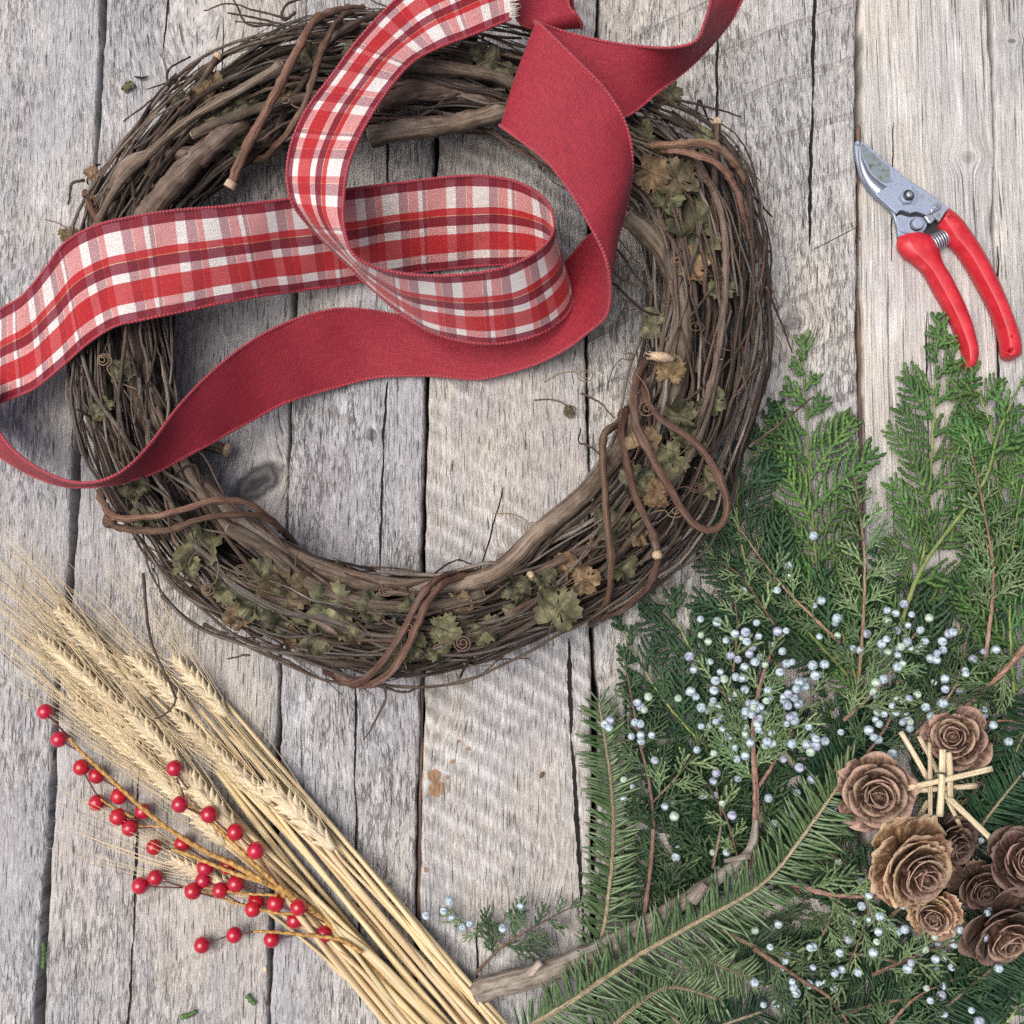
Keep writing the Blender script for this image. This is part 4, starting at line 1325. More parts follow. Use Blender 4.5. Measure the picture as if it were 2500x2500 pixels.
GRAINM = grain_mesh()
gr = np.random.default_rng(21)
WHEAT = [  # tip, base (photo px), height mm of the ear, lower end of the stalk, mid point, label
    ((140, 1488), (284, 1632), 10, [(350, 1712), (520, 1930), (760, 2180), (1085, 2510)], 'wheat stalk whose bearded ear lies topmost of the bundle, nearest the wreath and left side'),
    ((100, 1560), (300, 1738), 12, [(420, 1860), (640, 2080), (1050, 2510)], 'wheat stalk with a long plump ear leftmost in the bundle, awns reaching the photo edge'),
    ((316, 1602), (466, 1738), 12, [(530, 1815), (760, 2050), (1170, 2520)], 'wheat stalk whose ear is crossed by the dark fallen twig from the wreath'),
    ((424, 1606), (556, 1750), 10, [(640, 1850), (830, 2040), (1250, 2520)], 'wheat stalk at the right side of the bundle with its ear just under the wreath'),
    ((300, 1722), (445, 1872), 17, [(560, 1990), (780, 2200), (1100, 2520)], 'wheat stalk with its ear in the middle of the bundle, above the upper red berries'),
    ((510, 1822), (662, 1962), 15, [(740, 2040), (900, 2200), (1195, 2520)], 'wheat stalk with its ear just left of the lowest plump ear'),
    ((436, 1880), (580, 2032), 20, [(660, 2110), (830, 2270), (1075, 2520)], 'wheat stalk whose fat ear touches the upper berry branch with large kernels'),
    ((652, 1918), (818, 2074), 18, [(845, 2110), (960, 2230), (1225, 2520)], 'wheat stalk with the fattest pale ear nearest the centre of the boards'),
    ((380, 1890), (550, 2064), 8, [(640, 2140), (800, 2290), (1030, 2520)], 'wheat stalk with a shaded ear half hidden beneath the berry branches'),
    ((420, 2100), (610, 2190), 7, [(700, 2240), (860, 2350), (1010, 2520)], 'lowest wheat stalk with a slim ear behind the lower berry clusters'),
    ((190, 1640), (352, 1806), 8, [(480, 1930), (700, 2150), (1120, 2520)], 'wheat stalk lying underneath with its ear between the two long left ears'),
    ((215, 1570), (372, 1700), 6, [(520, 1850), (740, 2080), (1150, 2520)], 'wheat stalk lying behind with its ear left of the one crossed by the fallen twig'),
    ((170, 1700), (330, 1850), 5, [(500, 2010), (720, 2200), (1020, 2520)], 'wheat stalk at the lower left side with its ear behind the two end berries'),
    ((330, 1840), (490, 1985), 6, [(620, 2100), (800, 2260), (1050, 2520)], 'wheat stalk with a dull ear right behind the topmost single red berry'),
    ((420, 1740), (570, 1880), 6, [(680, 1980), (850, 2150), (1190, 2520)], 'wheat stalk with its ear deep under awns at the right middle of the bundle'),
    ((250, 1740), (420, 1925), 8, [(560, 2040), (760, 2230), (1000, 2520)], 'wheat stalk deep in the bundle with an ear showing between awns'),
]
for wi, (tip, base, hz, stem, label) in enumerate(WHEAT):
    e_tip, e_base = P(*tip, hz * .001), P(*base, hz * .001)
    root = empty('wheat_stalk', (e_base[0], e_base[1], 0), label, 'wheat', 'bearded wheat stalks fanned out in the lower left')
    zend = 4 + (wi * 2.7) % 13
    ps = [np.array([*e_base])] + [P(*q, (hz + (zend - hz) * (k + 1) / len(stem)) * .001) for k, q in enumerate(stem)]
    p = spline(np.array(ps), 40)
    rad = np.linspace(0.0012, 0.0022, 40)
    rad[22] *= 1.25
    child('stem', MB().tube(p, rad, 8), STRAW.mat, root)
    axd = unit(e_tip - e_base)
    L = np.linalg.norm(e_tip - e_base)
    side = unit(np.cross(axd, [0, 0, 1]))
    upv = np.cross(side, axd)
    rach = MB().tube(np.array([e_base, e_base + axd * L * 0.5, e_base + axd * L * 0.92]), [0.0013, 0.0011, 0.0007], 6)
    ear = child('ear', rach, STRAW.mat, root)
    awn = MB()
    nrow = int(L / 0.0058)
    bend = gr.normal(0, 0.05)
    off0 = np.array(parent_loc(ear))
    for k in range(nrow):
        t = (k + 0.15) / nrow
        size = 0.0122 * (0.72 + 0.5 * math.sin(math.pi * min(1, t * 0.85 + 0.2))) * (1.25 if wi in (7, 6) else 1.0)
        for q, az in enumerate((0, 180, 55, 125, 232, 308)):
            if q >= 2 and (k + q) % 2:
                continue
            a = RAD(az + gr.normal(0, 9))
            out = side * math.cos(a) + upv * math.sin(a)
            spread = 0.42 if q < 2 else 0.30
            d = unit(axd + out * (spread + gr.normal(0, 0.05)))
            pos = e_base + axd * (L * t) + out * 0.0012 - axd * 0.001
            xv = unit(out - d * (out @ d))
            yv = np.cross(d, xv)
            s = size * gr.uniform(0.9, 1.12)
            link('grain', GRAINM, ear, axes(-xv, -yv, d, pos - off0, s))
            if q < 2 and gr.uniform() < 0.35 or q >= 2 and gr.uniform() < 0.6:
                continue
            tipp = pos + d * s * 0.92
            al = gr.uniform(0.075, 0.115) * (1.0 - 0.15 * t)
            ad = unit(axd + out * gr.uniform(0.02, 0.20) + gr.normal(0, 0.035, 3))
            ae = tipp + ad * al
            ae[2] = max(0.0012, min(ae[2], 0.03))
            am = (tipp + ae) / 2 + out * 0.002
            am[2] = max(am[2], 0.002)
            awn.tube(spline(np.array([tipp, am, ae]), 9), np.linspace(0.00030, 0.00012, 9), 3, cap=False)
    tag(child('awns', awn, AWN.mat, ear), kind='stuff')
# dry leaf sheaths along the lower stalks
for pts, r0, label in (([(760, 2215, 16), (900, 2330, 18), (1010, 2440, 16), (1100, 2525, 12)], 0.0040, 'brown dried leaf blade folded along the lower wheat stalks'),
                ([(735, 2240, 6), (900, 2440, 7), (985, 2520, 6)], 0.0030, 'thin pale leaf blade along the lower left edge of the wheat bundle')):
    p = spline(path(pts), 36)
    root = tag(MB().tube(p, r0 * np.sin(np.linspace(0.15, 2.4, 36)), 8, flat=0.25).obj('dry_leaf_blade', STRAW.mat), label, 'dry leaf')
# further stalks of the sheaf whose ears are buried or broken off
sh = np.random.default_rng(91)
SHEAF = 'bare straws packed among the wheat stalks'
ORD = ['nearest the right edge of the sheaf', 'second from the right edge of the sheaf', 'third from the right edge of the sheaf', 'fourth from the right edge of the sheaf', 'just right of the sheaf middle',
       'in the very middle of the sheaf', 'just left of the sheaf middle', 'fourth from the left edge of the sheaf', 'third from the left edge of the sheaf', 'second from the left edge of the sheaf', 'nearest the left edge of the sheaf']
for k in range(11):
    f = (k + 0.5) / 11
    a = np.array([600 + 40 * sh.normal() * 0.3, 2080]) * (1 - f) + np.array([700, 1880]) * f
    b = np.array([955, 2530]) * (1 - f) + np.array([1240, 2530]) * f
    t0 = sh.uniform(-0.40, -0.20)
    st_ = a + (b - a) * t0
    pts = [(*st_, sh.uniform(3, 9)), (*((a + b) / 2 + sh.normal(0, 6, 2)), sh.uniform(5, 17)), (*b, sh.uniform(4, 15))]
    p = spline(path(pts), 26)
    rad = sh.uniform(0.0015, 0.0023) * np.linspace(0.85, 1.1, 26)
    rad[int(sh.integers(6, 20))] *= 1.25
    tag(MB().tube(p, rad, 7).obj('straw', STRAW.mat), 'bare straw ' + ORD[10 - k], 'straw', SHEAF)
for pts, label in (([(800, 2350, 3), (900, 2440, 3), (985, 2530, 3)], 'single thin straw lowest of all at the left of the stalks'),
                   ([(640, 2215, 3), (800, 2345, 3), (980, 2530, 3)], 'long thin bent straw running under the lowest berry branch'),
                   ([(560, 1798, 8), (780, 2020, 10), (1238, 2520, 16)], 'bare straw without an ear at the right edge of the bundle')):
    p = spline(path(pts), 30)
    tag(MB().tube(p, 0.0013, 7).obj('straw', STRAW.mat), label, 'straw')

# ================================================================ red berry spray
RB = NT('red_berry')
r1 = RB.noise(RB.co('Object'), 500, 2)
RB.set(Base_Color=hsv_vary(RB, RB.ramp(r1, [(0.3, (0.33, 0.004, 0.017)), (0.7, (0.47, 0.008, 0.028))]), 0.12, 0.004), Roughness=0.22, Coat_Weight=0.6, Coat_Roughness=0.08)
PAPER = NT('wrapped_stem')
p1 = PAPER.noise(PAPER.co('Object'), 500, 3)
pu2 = PAPER.sep(PAPER.co('UV'))
wrap = PAPER.math('SINE', PAPER.math('ADD', PAPER.math('MULTIPLY', pu2[1], 900), PAPER.math('MULTIPLY', pu2[0], 6.28)))
c_ = PAPER.ramp(p1, [(0.3, (0.26, 0.13, 0.035)), (0.6, (0.46, 0.27, 0.075)), (0.75, (0.58, 0.38, 0.14))])
PAPER.set(Base_Color=c_, Roughness=0.7)
PAPER.bump(PAPER.math('ADD', wrap, p1), 0.0003)
WIRE = NT('dark_red_wire')
WIRE.set(Base_Color=(0.075, 0.010, 0.016), Roughness=0.5)


def C0(x, y):
    return (0.46584 * x, 1600 + 0.46584 * y)


def ball(r_, lat=12, lon=20, flat=1.0):
    mb = MB()
    verts = [(r_ * math.sin(math.pi * a / lat) * math.cos(6.283185 * b / lon), r_ * math.sin(math.pi * a / lat) * math.sin(6.283185 * b / lon), r_ * flat * math.cos(math.pi * a / lat)) for a in range(lat + 1) for b in range(lon)]
    faces = [[a * lon + b, (a + 1) * lon + b, (a + 1) * lon + (b + 1) % lon, a * lon + (b + 1) % lon] for a in range(lat) for b in range(lon)]
    return mb.add(verts, faces)


bc = P(*C0(1500, 1250), 0)
spray = empty('berry_spray', bc, 'artificial spray of glossy red berries on paper wrapped stems lying over the wheat', 'berry spray')
STEMS = [
    ([(2330, 2010), (2080, 1770), (1900, 1575), (1800, 1470), (1640, 1340), (1500, 1250), (1390, 1190)], 2.4, 6, 24),
    ([(1390, 1190), (1240, 1105), (1000, 985), (800, 845), (650, 712), (430, 510), (365, 432)], 1.7, 26, 15),
    ([(1400, 1195), (1250, 1150), (1100, 1090), (1000, 1050), (900, 1015)], 1.5, 26, 16),
    ([(1500, 1245), (1330, 1090), (1230, 990), (1100, 870), (985, 790)], 1.5, 26, 26),
    ([(1900, 1560), (1780, 1490), (1600, 1466), (1450, 1450), (1330, 1445)], 1.3, 22, 16),
    ([(1650, 1345), (1500, 1355), (1380, 1335), (1250, 1300), (1060, 1240), (960, 1218)], 1.1, 22, 12),
    ([(1000, 985), (880, 908), (810, 897), (735, 898)], 1.0, 20, 14),
    ([(1450, 1258), (1250, 1245), (1130, 1225), (1040, 1215)], 0.9, 24, 12),
    ([(700, 850), (600, 800), (520, 750)], 0.9, 13, 12),
]
for pts, rad, za, zb in STEMS:
    pp = [P(*C0(*q), (za + (zb - za) * k / (len(pts) - 1)) * .001) for k, q in enumerate(pts)]
    p = spline(np.array(pp), 40)
    p += np.random.default_rng(int(rad * 100)).normal(0, 0.00012, p.shape)
    child('stem', MB().tube(p, rad * .001 * np.linspace(1.15, 0.8, 40), 8), PAPER.mat, spray)
mb = MB().tube(spline(np.array([P(*C0(1485, 1262), .030), P(*C0(1500, 1235), .031), P(*C0(1525, 1258), .029)]), 8), 0.0022, 8)
child('stem_knot', mb, PAPER.mat, spray)
BPOS = [  # berry x, y (crop units), height mm, wire start
    (238, 295, 9, 365, 432), (310, 440, 9, 430, 510), (427, 587, 9, 520, 750), (508, 630, 8, 650, 712), (508, 772, 9, 600, 800), (625, 738, 8, 760, 810), (750, 818, 8, 860, 885), (620, 848, 12, 735, 862),
    (682, 905, 13, 830, 897), (808, 1005, 10, 900, 1015), (957, 988, 8, 1150, 1110), (815, 1165, 9, 1000, 1225), (735, 1207, 8, 960, 1218), (1012, 1235, 14, 1150, 1272), (1067, 1180, 10, 1240, 1250), (1077, 1113, 12, 1180, 1130),
    (1195, 1105, 14, 1330, 1170), (1155, 1232, 17, 1260, 1300), (1237, 1197, 18, 1390, 1225), (1343, 1290, 12, 1460, 1340), (1326, 1328, 16, 1500, 1350), (1445, 1297, 18, 1600, 1370), (1565, 1320, 22, 1700, 1400), (1547, 1387, 12, 1680, 1445),
    (1700, 1460, 12, 1850, 1530), (1425, 1488, 10, 1560, 1464), (1228, 1465, 12, 1335, 1446), (1060, 1518, 8, 1180, 1475), (915, 592, 26, 985, 700), (944, 780, 26, 1060, 838), (1097, 833, 28, 1200, 930), (1235, 925, 28, 1320, 1010), (1341, 1023, 28, 1460, 1200)]
BALL = ball(0.0060, 14, 24).mesh('berry', RB.mat)
bo = np.array(spray.location)
for (bx, by, bz, wx_, wy_) in BPOS:
    c = P(*C0(bx, by), bz * .001)
    w0 = P(*C0(wx_, wy_), (bz + 3) * .001)
    midp = (c + w0) / 2 + np.array([0, 0, 0.001])
    child('wire', MB().tube(spline(np.array([w0, midp, c]), 8), 0.00055, 5), WIRE.mat, spray)
    link('berry', BALL, spray, Matrix.Translation(Vector(c - bo)) @ Matrix.Scale(0.94 + 0.11 * ((bx * 7 + by * 3) % 17) / 17, 4))
for a, b, z in (((365, 432), (238, 295), 12), ((985, 790), (925, 640), 26), ((985, 700), (930, 630), 26)):
    child('wire', MB().tube(np.array([P(*C0(*a), z * .001), P(*C0(*b), z * .001)]), 0.0006, 5), WIRE.mat, spray)

# ================================================================ evergreens
def foliage(name, c0, c1, c2, freq=420, rough=0.5, vary=0.25):
    nt = NT(name)
    uv = nt.sep(nt.co('UV'))
    r = nt.rnd()
    n1 = nt.noise(nt.co('Object'), freq, 3, 0.6)
    n2 = nt.noise(nt.co('Object'), freq * 0.15, 2)
    v = nt.math('ADD', nt.math('MULTIPLY', n1, 0.6), nt.math('MULTIPLY', n2, 0.4))
    col = nt.ramp(v, [(0.34, c0), (0.5, c1), (0.66, c2)])
    col = hsv_vary(nt, col, vary, 0.015)
    nt.set(Base_Color=col, Roughness=rough)
    nt.b.inputs['Specular IOR Level'].default_value = 0.28
    nt.bump(n1, 0.0005)
    return nt.mat


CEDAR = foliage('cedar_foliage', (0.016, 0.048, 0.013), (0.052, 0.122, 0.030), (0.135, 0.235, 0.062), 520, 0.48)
CEDAR2 = foliage('dark_cedar_foliage', (0.007, 0.023, 0.009), (0.020, 0.056, 0.021), (0.052, 0.108, 0.040), 520, 0.5)  # darker copy of the cedar green, shade of the heap put into the colour
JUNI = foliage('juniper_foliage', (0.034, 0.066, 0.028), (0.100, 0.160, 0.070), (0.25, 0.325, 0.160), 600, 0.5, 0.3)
JUNI2 = foliage('dark_juniper_foliage', (0.014, 0.034, 0.015), (0.044, 0.082, 0.036), (0.115, 0.165, 0.078), 600, 0.5, 0.3)  # darker copy of the juniper green, colour carries the shade between sprigs
GSTEM = foliage('green_stem', (0.08, 0.12, 0.03), (0.17, 0.22, 0.065), (0.26, 0.30, 0.10), 200, 0.5)
FIRN = NT('fir_needle')
fu = FIRN.sep(FIRN.co('UV'))
fr_ = FIRN.noise(FIRN.co('Object'), 260, 2)
fc = FIRN.ramp(fr_, [(0.3, (0.034, 0.068, 0.024)), (0.55, (0.080, 0.135, 0.052)), (0.75, (0.155, 0.230, 0.105))])
FIRN.set(Base_Color=hsv_vary(FIRN, fc, 0.28, 0.014), Roughness=0.33)
FIRN = FIRN.mat
FIRN2 = foliage('dark_fir_needle', (0.007, 0.022, 0.011), (0.016, 0.046, 0.021), (0.036, 0.082, 0.036), 260, 0.4)  # darker copy of the needle green, colour carries the shade of the lower layer
FIRW = bark('fir_bark', (0.12, 0.085, 0.045), (0.26, 0.205, 0.125), (0.42, 0.35, 0.24), 5)
JUNW = bark('juniper_bark', (0.11, 0.058, 0.040), (0.28, 0.165, 0.115), (0.48, 0.33, 0.25), 3)
BERRYB = NT('juniper_berry')
b1 = BERRYB.noise(BERRYB.co('Object'), 420, 3, 0.6)
br_ = BERRYB.rnd()
bcol = BERRYB.ramp(b1, [(0.34, (0.14, 0.20, 0.24)), (0.48, (0.38, 0.48, 0.53)), (0.64, (0.58, 0.68, 0.72))])
bgreen = BERRYB.ramp(b1, [(0.32, (0.16, 0.24, 0.14)), (0.5, (0.40, 0.52, 0.42)), (0.65, (0.56, 0.66, 0.58))])
bviol = BERRYB.ramp(b1, [(0.32, (0.13, 0.14, 0.21)), (0.5, (0.36, 0.39, 0.50)), (0.65, (0.54, 0.58, 0.68))])
bcol = BERRYB.mix(BERRYB.math('LESS_THAN', br_, 0.16), bcol, bgreen)
bcol = BERRYB.mix(BERRYB.math('GREATER_THAN', br_, 0.86), bcol, bviol)
BERRYB.set(Base_Color=bcol, Roughness=0.6)
BERRYB.bump(b1, 0.0003)
BERRYB = BERRYB.mat
JB = ball(0.0033, 8, 12, 0.95).mesh('berry', BERRYB)


def scaly(mb, p, w, seg, flat, r, taper=0.72):
    """a branchlet clad in overlapping scale leaves"""
    L = np.sum(np.linalg.norm(np.diff(p, axis=0), axis=1))
    n = max(3, int(L / seg)) * 2 + 1
    q = spline(p, n)
    k = np.arange(n)
    rad = w * np.where(k % 2 == 0, 0.62, 1.08) * (1 - (1 - taper) * (k / n) ** 1.6)
    rad[-1] = w * 0.3
    mb.tube(q, rad, 5, flat=flat, up=(0, 0, 1), cap=False)


def frond_mesh(kind, L, seed, mat):
    r = np.random.default_rng(seed)
    mb = MB()
    cedar = kind == 'cedar'
    w = 0.0018 if cedar else 0.0010
    seg = 0.0031 if cedar else 0.0022
    flat = 0.42 if cedar else 0.85
    bend = r.uniform(-0.12, 0.12)
    ax = np.array([[0, 0, 0], [bend * L * 0.3, L * 0.5, 0.002], [bend * L, L, 0.0]])
    q = spline(ax, 30)
    scaly(mb, q, w * 1.1, seg, flat, r)
    nb = max(4, int(L / (0.0038 if cedar else 0.0032)))
    for i in range(nb):
        t = 0.10 + 0.86 * i / nb
        s = 1 if i % 2 else -1
        base = q[int(t * 29)]
        bl = (min(0.019, L * 0.5) * (1 - t) ** 0.5 if cedar else L * 0.42 * (1 - t) ** 0.75) * r.uniform(0.8, 1.15) + 0.004
        bl *= min(1, 0.45 + t * 2.2)
        a = RAD((44 if cedar else 34) + r.normal(0, 5)) * s
        zt = r.normal(0, 0.04) if cedar else r.normal(0.08, 0.30)
        d = np.array([math.sin(a), math.cos(a), zt])
        d2 = np.array([math.sin(a * 0.6), math.cos(a * 0.6), zt * 0.6])
        p = np.array([base, base + d * bl * 0.5, base + d * bl * 0.5 + d2 * bl * 0.5])
        scaly(mb, p, w * r.uniform(0.9, 1.08), seg, flat, r)
        if not cedar and bl > 0.011:
            pp = spline(p, 12)
            for m in range(int(bl / (0.0042 if not cedar else 0.0052))):
                tt = 0.25 + 0.65 * m / max(1, int(bl / 0.0042))
                sb_ = pp[int(tt * 11)]
                s2 = s if (cedar or m % 2) else -s
                a2 = a + RAD(36) * s2 * (1 if not cedar else -1)
                l2 = bl * 0.40 * (1 - tt) + 0.003
                dd = np.array([math.sin(a2), math.cos(a2), r.normal(0.0, 0.05 if cedar else 0.3)])
                scaly(mb, np.array([sb_, sb_ + dd * l2 * 0.55, sb_ + dd * l2]), w * 0.92, seg, flat, r)
    me = mb.mesh('frond', mat)
    return me


FR = {}
for mat_, key, kind in ((CEDAR, 'cedar', 'cedar'), (CEDAR2, 'cedar_dark', 'cedar'), (JUNI, 'juniper', 'juniper'), (JUNI2, 'juniper_dark', 'juniper')):
    FR[key] = []
    base_key = {'cedar_dark': 'cedar', 'juniper_dark': 'juniper'}.get(key)
    if base_key:
        for L, me in FR[base_key]:
            m2 = me.copy()
            m2.materials[0] = mat_
            FR[key].append((L, m2))
    else:
        for L, sd in ((0.016, 1), (0.018, 2), (0.032, 3), (0.034, 4), (0.052, 5), (0.056, 6)):
            FR[key].append((L, frond_mesh(kind, L, sd + (40 if kind == 'juniper' else 0), mat_)))

sg = np.random.default_rng(77)


def sprig(key, pts, lmax, label, group, cat, rad=1.3, start=0.06, spacing=0.0105, angle=42, berries=0, bspan=(0.1, 0.9), growth=0.5, stem_mat=None, bspread=0.018):
    cedar = key.startswith('cedar')
    w = path(pts)
    p = spline(w, 60)
    L = np.sum(np.linalg.norm(np.diff(p, axis=0), axis=1))
    root = empty('cedar_sprig' if cedar else 'juniper_sprig', (w[0][0], w[0][1], 0), label, cat, group)
    ro = np.array(root.location)
    t_, _, _ = frames(p)
    sm = stem_mat or (GSTEM if cedar else JUNW)
    rr = rad * .001 * np.linspace(1.0, 0.35, 60) * (1 + 0.08 * sg.normal(0, 1, 60))
    child('stem', MB().tube(p + sg.normal(0, 0.00012, p.shape), rr, 7), sm, root)
    n = int(L * (1 - start) / spacing)
    tips = []
    for i in range(n + 1):
        f = start + (1 - start) * i / n
        k = min(59, int(f * 59))
        left = L * (1 - f)
        ll = min(lmax * .001, growth * left + 0.008) * sg.uniform(0.8, 1.15)
        s = 1 if i % 2 else -1
        if i == n:
            s, a, ll = 0, 0, 0.02
        else:
            a = RAD(angle + sg.normal(0, 7)) * s
        tg = t_[k]
        side = unit(np.cross(tg, [0, 0, 1]))
        zt = sg.normal(0.02, 0.07 if cedar else 0.22)
        d = unit(tg * math.cos(a) + side * math.sin(a) + np.array([0, 0, 1]) * zt)
        end_z = p[k][2] + d[2] * ll
        if end_z < 0.003:
            d = unit(d + np.array([0, 0, 1]) * (0.004 - end_z) / ll)
        nz = unit(np.array([0, 0, 1]) - d * d[2] + np.array([sg.normal(0, .12), sg.normal(0, .12), 0]))
        nz = unit(nz - d * (nz @ d))
        xv = np.cross(d, nz)
        if s < 0:
            xv, nz = xv, nz
        best = sorted(FR[key], key=lambda q: abs(math.log(q[0] / ll)))[int(sg.integers(0, 2))]
        sc = ll / best[0]
        sc = min(max(sc, 0.7), 1.35)
        link('frond', best[1], root, axes(xv, d, nz, p[k] - ro, sc))
        tips.append((p[k], d, ll))
    for b in range(berries):
        f = sg.uniform(*bspan)
        q, d, ll = tips[min(len(tips) - 1, int(f * len(tips)))]
        if b % 3:                                            # berries sit in clusters
            c = last + sg.normal(0, 1, 3) * np.array([0.011, 0.011, 0.004]) if b > 0 else q
        else:
            c = q + d * ll * sg.uniform(0.15, 0.75) + sg.normal(0, bspread * 0.3, 3)
            last = c
        c = np.array(c)
        c[2] = max(c[2], q[2] + sg.uniform(-0.005, 0.0015), 0.004)
        s_ = sg.uniform(0.72, 1.1)
        link('berry', JB, root, Matrix.Translation(Vector(c - ro)) @ Matrix.Rotation(sg.uniform(0, 6), 4, 'X') @ Matrix.Scale(s_, 4))
    return root


GC, GJ, GF = 'flat cedar sprays heaped in the lower right', 'juniper sprigs with pale blue berries', 'fir twigs with flat needles in the lower right'
A_ = dict(group=GC, cat='cedar sprig')
B_ = dict(group=GJ, cat='juniper sprig')
sprig('cedar', [(2015, 1610, 6), (1995, 1400, 9), (1975, 1150, 9), (1962, 880, 5)], 58, 'upright cedar spray under the brown twig end, its tip between wreath and shears', rad=1.4, **A_)
sprig('cedar', [(2185, 1560, 5), (2255, 1350, 8), (2272, 1150, 9), (2290, 812, 5)], 48, 'tall cedar spray standing alone on the boards below the left shear handle', rad=1.5, **A_)
sprig('cedar', [(2430, 1560, 8), (2440, 1250, 9), (2405, 1000, 9), (2305, 842, 4)], 44, 'cedar spray whose thin tip touches the end of the left shear handle', rad=1.3, growth=0.35, **A_)
sprig('cedar', [(2190, 1550, 12), (2255, 1380, 15), (2400, 1180, 16), (2440, 1050, 16), (2530, 860, 14)], 26, 'bare yellow green cedar stem crossing the boards diagonally at right', rad=1.9, spacing=0.026, growth=0.3, **A_)
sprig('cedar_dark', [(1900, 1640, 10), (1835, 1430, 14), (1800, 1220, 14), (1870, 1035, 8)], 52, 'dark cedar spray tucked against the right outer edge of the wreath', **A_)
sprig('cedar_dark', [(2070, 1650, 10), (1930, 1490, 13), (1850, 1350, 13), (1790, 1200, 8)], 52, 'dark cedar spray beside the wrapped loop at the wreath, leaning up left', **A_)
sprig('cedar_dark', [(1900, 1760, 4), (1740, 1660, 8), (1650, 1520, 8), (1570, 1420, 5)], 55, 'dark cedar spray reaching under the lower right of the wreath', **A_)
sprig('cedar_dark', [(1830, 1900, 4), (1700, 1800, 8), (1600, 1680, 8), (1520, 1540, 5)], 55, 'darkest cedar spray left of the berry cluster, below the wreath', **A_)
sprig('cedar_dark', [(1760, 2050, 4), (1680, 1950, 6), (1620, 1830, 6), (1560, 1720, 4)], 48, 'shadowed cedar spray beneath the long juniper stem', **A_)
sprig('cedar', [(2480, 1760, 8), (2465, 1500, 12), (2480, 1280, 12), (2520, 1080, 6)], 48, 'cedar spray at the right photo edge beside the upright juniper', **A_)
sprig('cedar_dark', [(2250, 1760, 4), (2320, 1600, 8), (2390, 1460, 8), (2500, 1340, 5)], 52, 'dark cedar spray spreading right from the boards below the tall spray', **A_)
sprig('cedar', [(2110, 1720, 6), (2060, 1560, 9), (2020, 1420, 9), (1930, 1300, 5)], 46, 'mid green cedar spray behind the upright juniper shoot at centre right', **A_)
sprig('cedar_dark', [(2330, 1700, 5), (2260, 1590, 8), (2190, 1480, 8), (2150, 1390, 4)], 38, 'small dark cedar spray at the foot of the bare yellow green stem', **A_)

sprig('juniper', [(1838, 2120, 24), (1846, 1950, 30), (1838, 1800, 34), (1852, 1690, 34), (1880, 1600, 28)], 52, 'juniper sprig with the reddest stem and the densest cluster of pale blue berries', rad=3.0, start=0.42, spacing=0.0075, berries=58, bspan=(0.1, 0.95), bspread=0.03, **B_)
sprig('juniper', [(1845, 1930, 28), (1885, 1870, 30), (1920, 1800, 32), (1980, 1700, 30)], 44, 'side juniper sprig leaning right out of the dense berry cluster', rad=1.6, start=0.35, spacing=0.008, berries=30, bspread=0.03, **B_)
sprig('juniper', [(1842, 1810, 32), (1800, 1740, 32), (1740, 1660, 26)], 40, 'juniper sprig leaning left out of the dense berry cluster', rad=1.4, start=0.15, spacing=0.008, berries=28, bspread=0.028, **B_)
sprig('juniper_dark', [(1570, 2270, 14), (1594, 2050, 18), (1588, 1930, 18), (1560, 1800, 18), (1530, 1640, 14)], 36, 'juniper sprig on a long bare brown stem beside the vertical fir twig', rad=1.9, start=0.40, spacing=0.010, berries=22, bspan=(0.0, 0.95), **B_)
sprig('juniper', [(1592, 1960, 18), (1640, 1910, 22), (1690, 1850, 22), (1720, 1800, 20)], 30, 'pale thin juniper shoot forking right from the long bare brown stem', rad=0.9, start=0.15, spacing=0.009, berries=6, **B_)
sprig('juniper', [(2085, 1750, 18), (2105, 1550, 21), (2110, 1350, 21), (2082, 1140, 14)], 30, 'upright juniper shoot on the plank seam with a narrow pointed tip', rad=1.6, spacing=0.0085, start=0.2, berries=12, bspan=(0.0, 0.25), growth=0.3, **B_)
sprig('juniper', [(2405, 1620, 16), (2425, 1420, 19), (2405, 1260, 19), (2372, 1110, 14)], 34, 'upright juniper shoot with a brown stem near the right photo edge', rad=1.6, spacing=0.0085, start=0.25, growth=0.32, **B_)
sprig('juniper', [(2050, 1570, 18), (1910, 1430, 20), (1805, 1290, 14)], 26, 'slanting juniper shoot with three loose berries, pointing up left at the wreath', rad=1.4, spacing=0.010, start=0.15, berries=6, bspan=(0, 0.4), growth=0.3, **B_)
sprig('juniper', [(1890, 1525, 18), (1815, 1415, 19), (1750, 1365, 14)], 22, 'short slanting juniper shoot above the dense berry cluster', rad=1.0, spacing=0.009, growth=0.35, **B_)
sprig('juniper', [(1790, 1640, 22), (1800, 1530, 24), (1790, 1440, 18)], 24, 'small upright juniper shoot with a stack of pale berries', rad=1.0, spacing=0.0085, berries=14, growth=0.35, **B_)
sprig('juniper', [(2060, 1760, 22), (2150, 1670, 24), (2210, 1580, 20), (2250, 1530, 14)], 36, 'juniper sprig with a double row of berries between seam and cones', rad=1.4, spacing=0.008, berries=30, bspread=0.03, **B_)
sprig('juniper_dark', [(2110, 1850, 16), (2170, 1760, 20), (2190, 1660, 18)], 36, 'dark juniper sprig with berries just above the left cone', rad=1.4, spacing=0.009, berries=26, bspread=0.03, **B_)
sprig('juniper_dark', [(2230, 1800, 16), (2330, 1680, 20), (2360, 1560, 16)], 42, 'juniper sprig with scattered berries above the topmost cone', rad=1.4, spacing=0.009, berries=18, bspread=0.03, **B_)
sprig('juniper', [(2520, 1560, 26), (2440, 1650, 26), (2370, 1715, 24), (2290, 1790, 18)], 30, 'thick grey brown juniper twig entering from the right photo edge', rad=2.6, spacing=0.012, growth=0.4, berries=8, **B_)
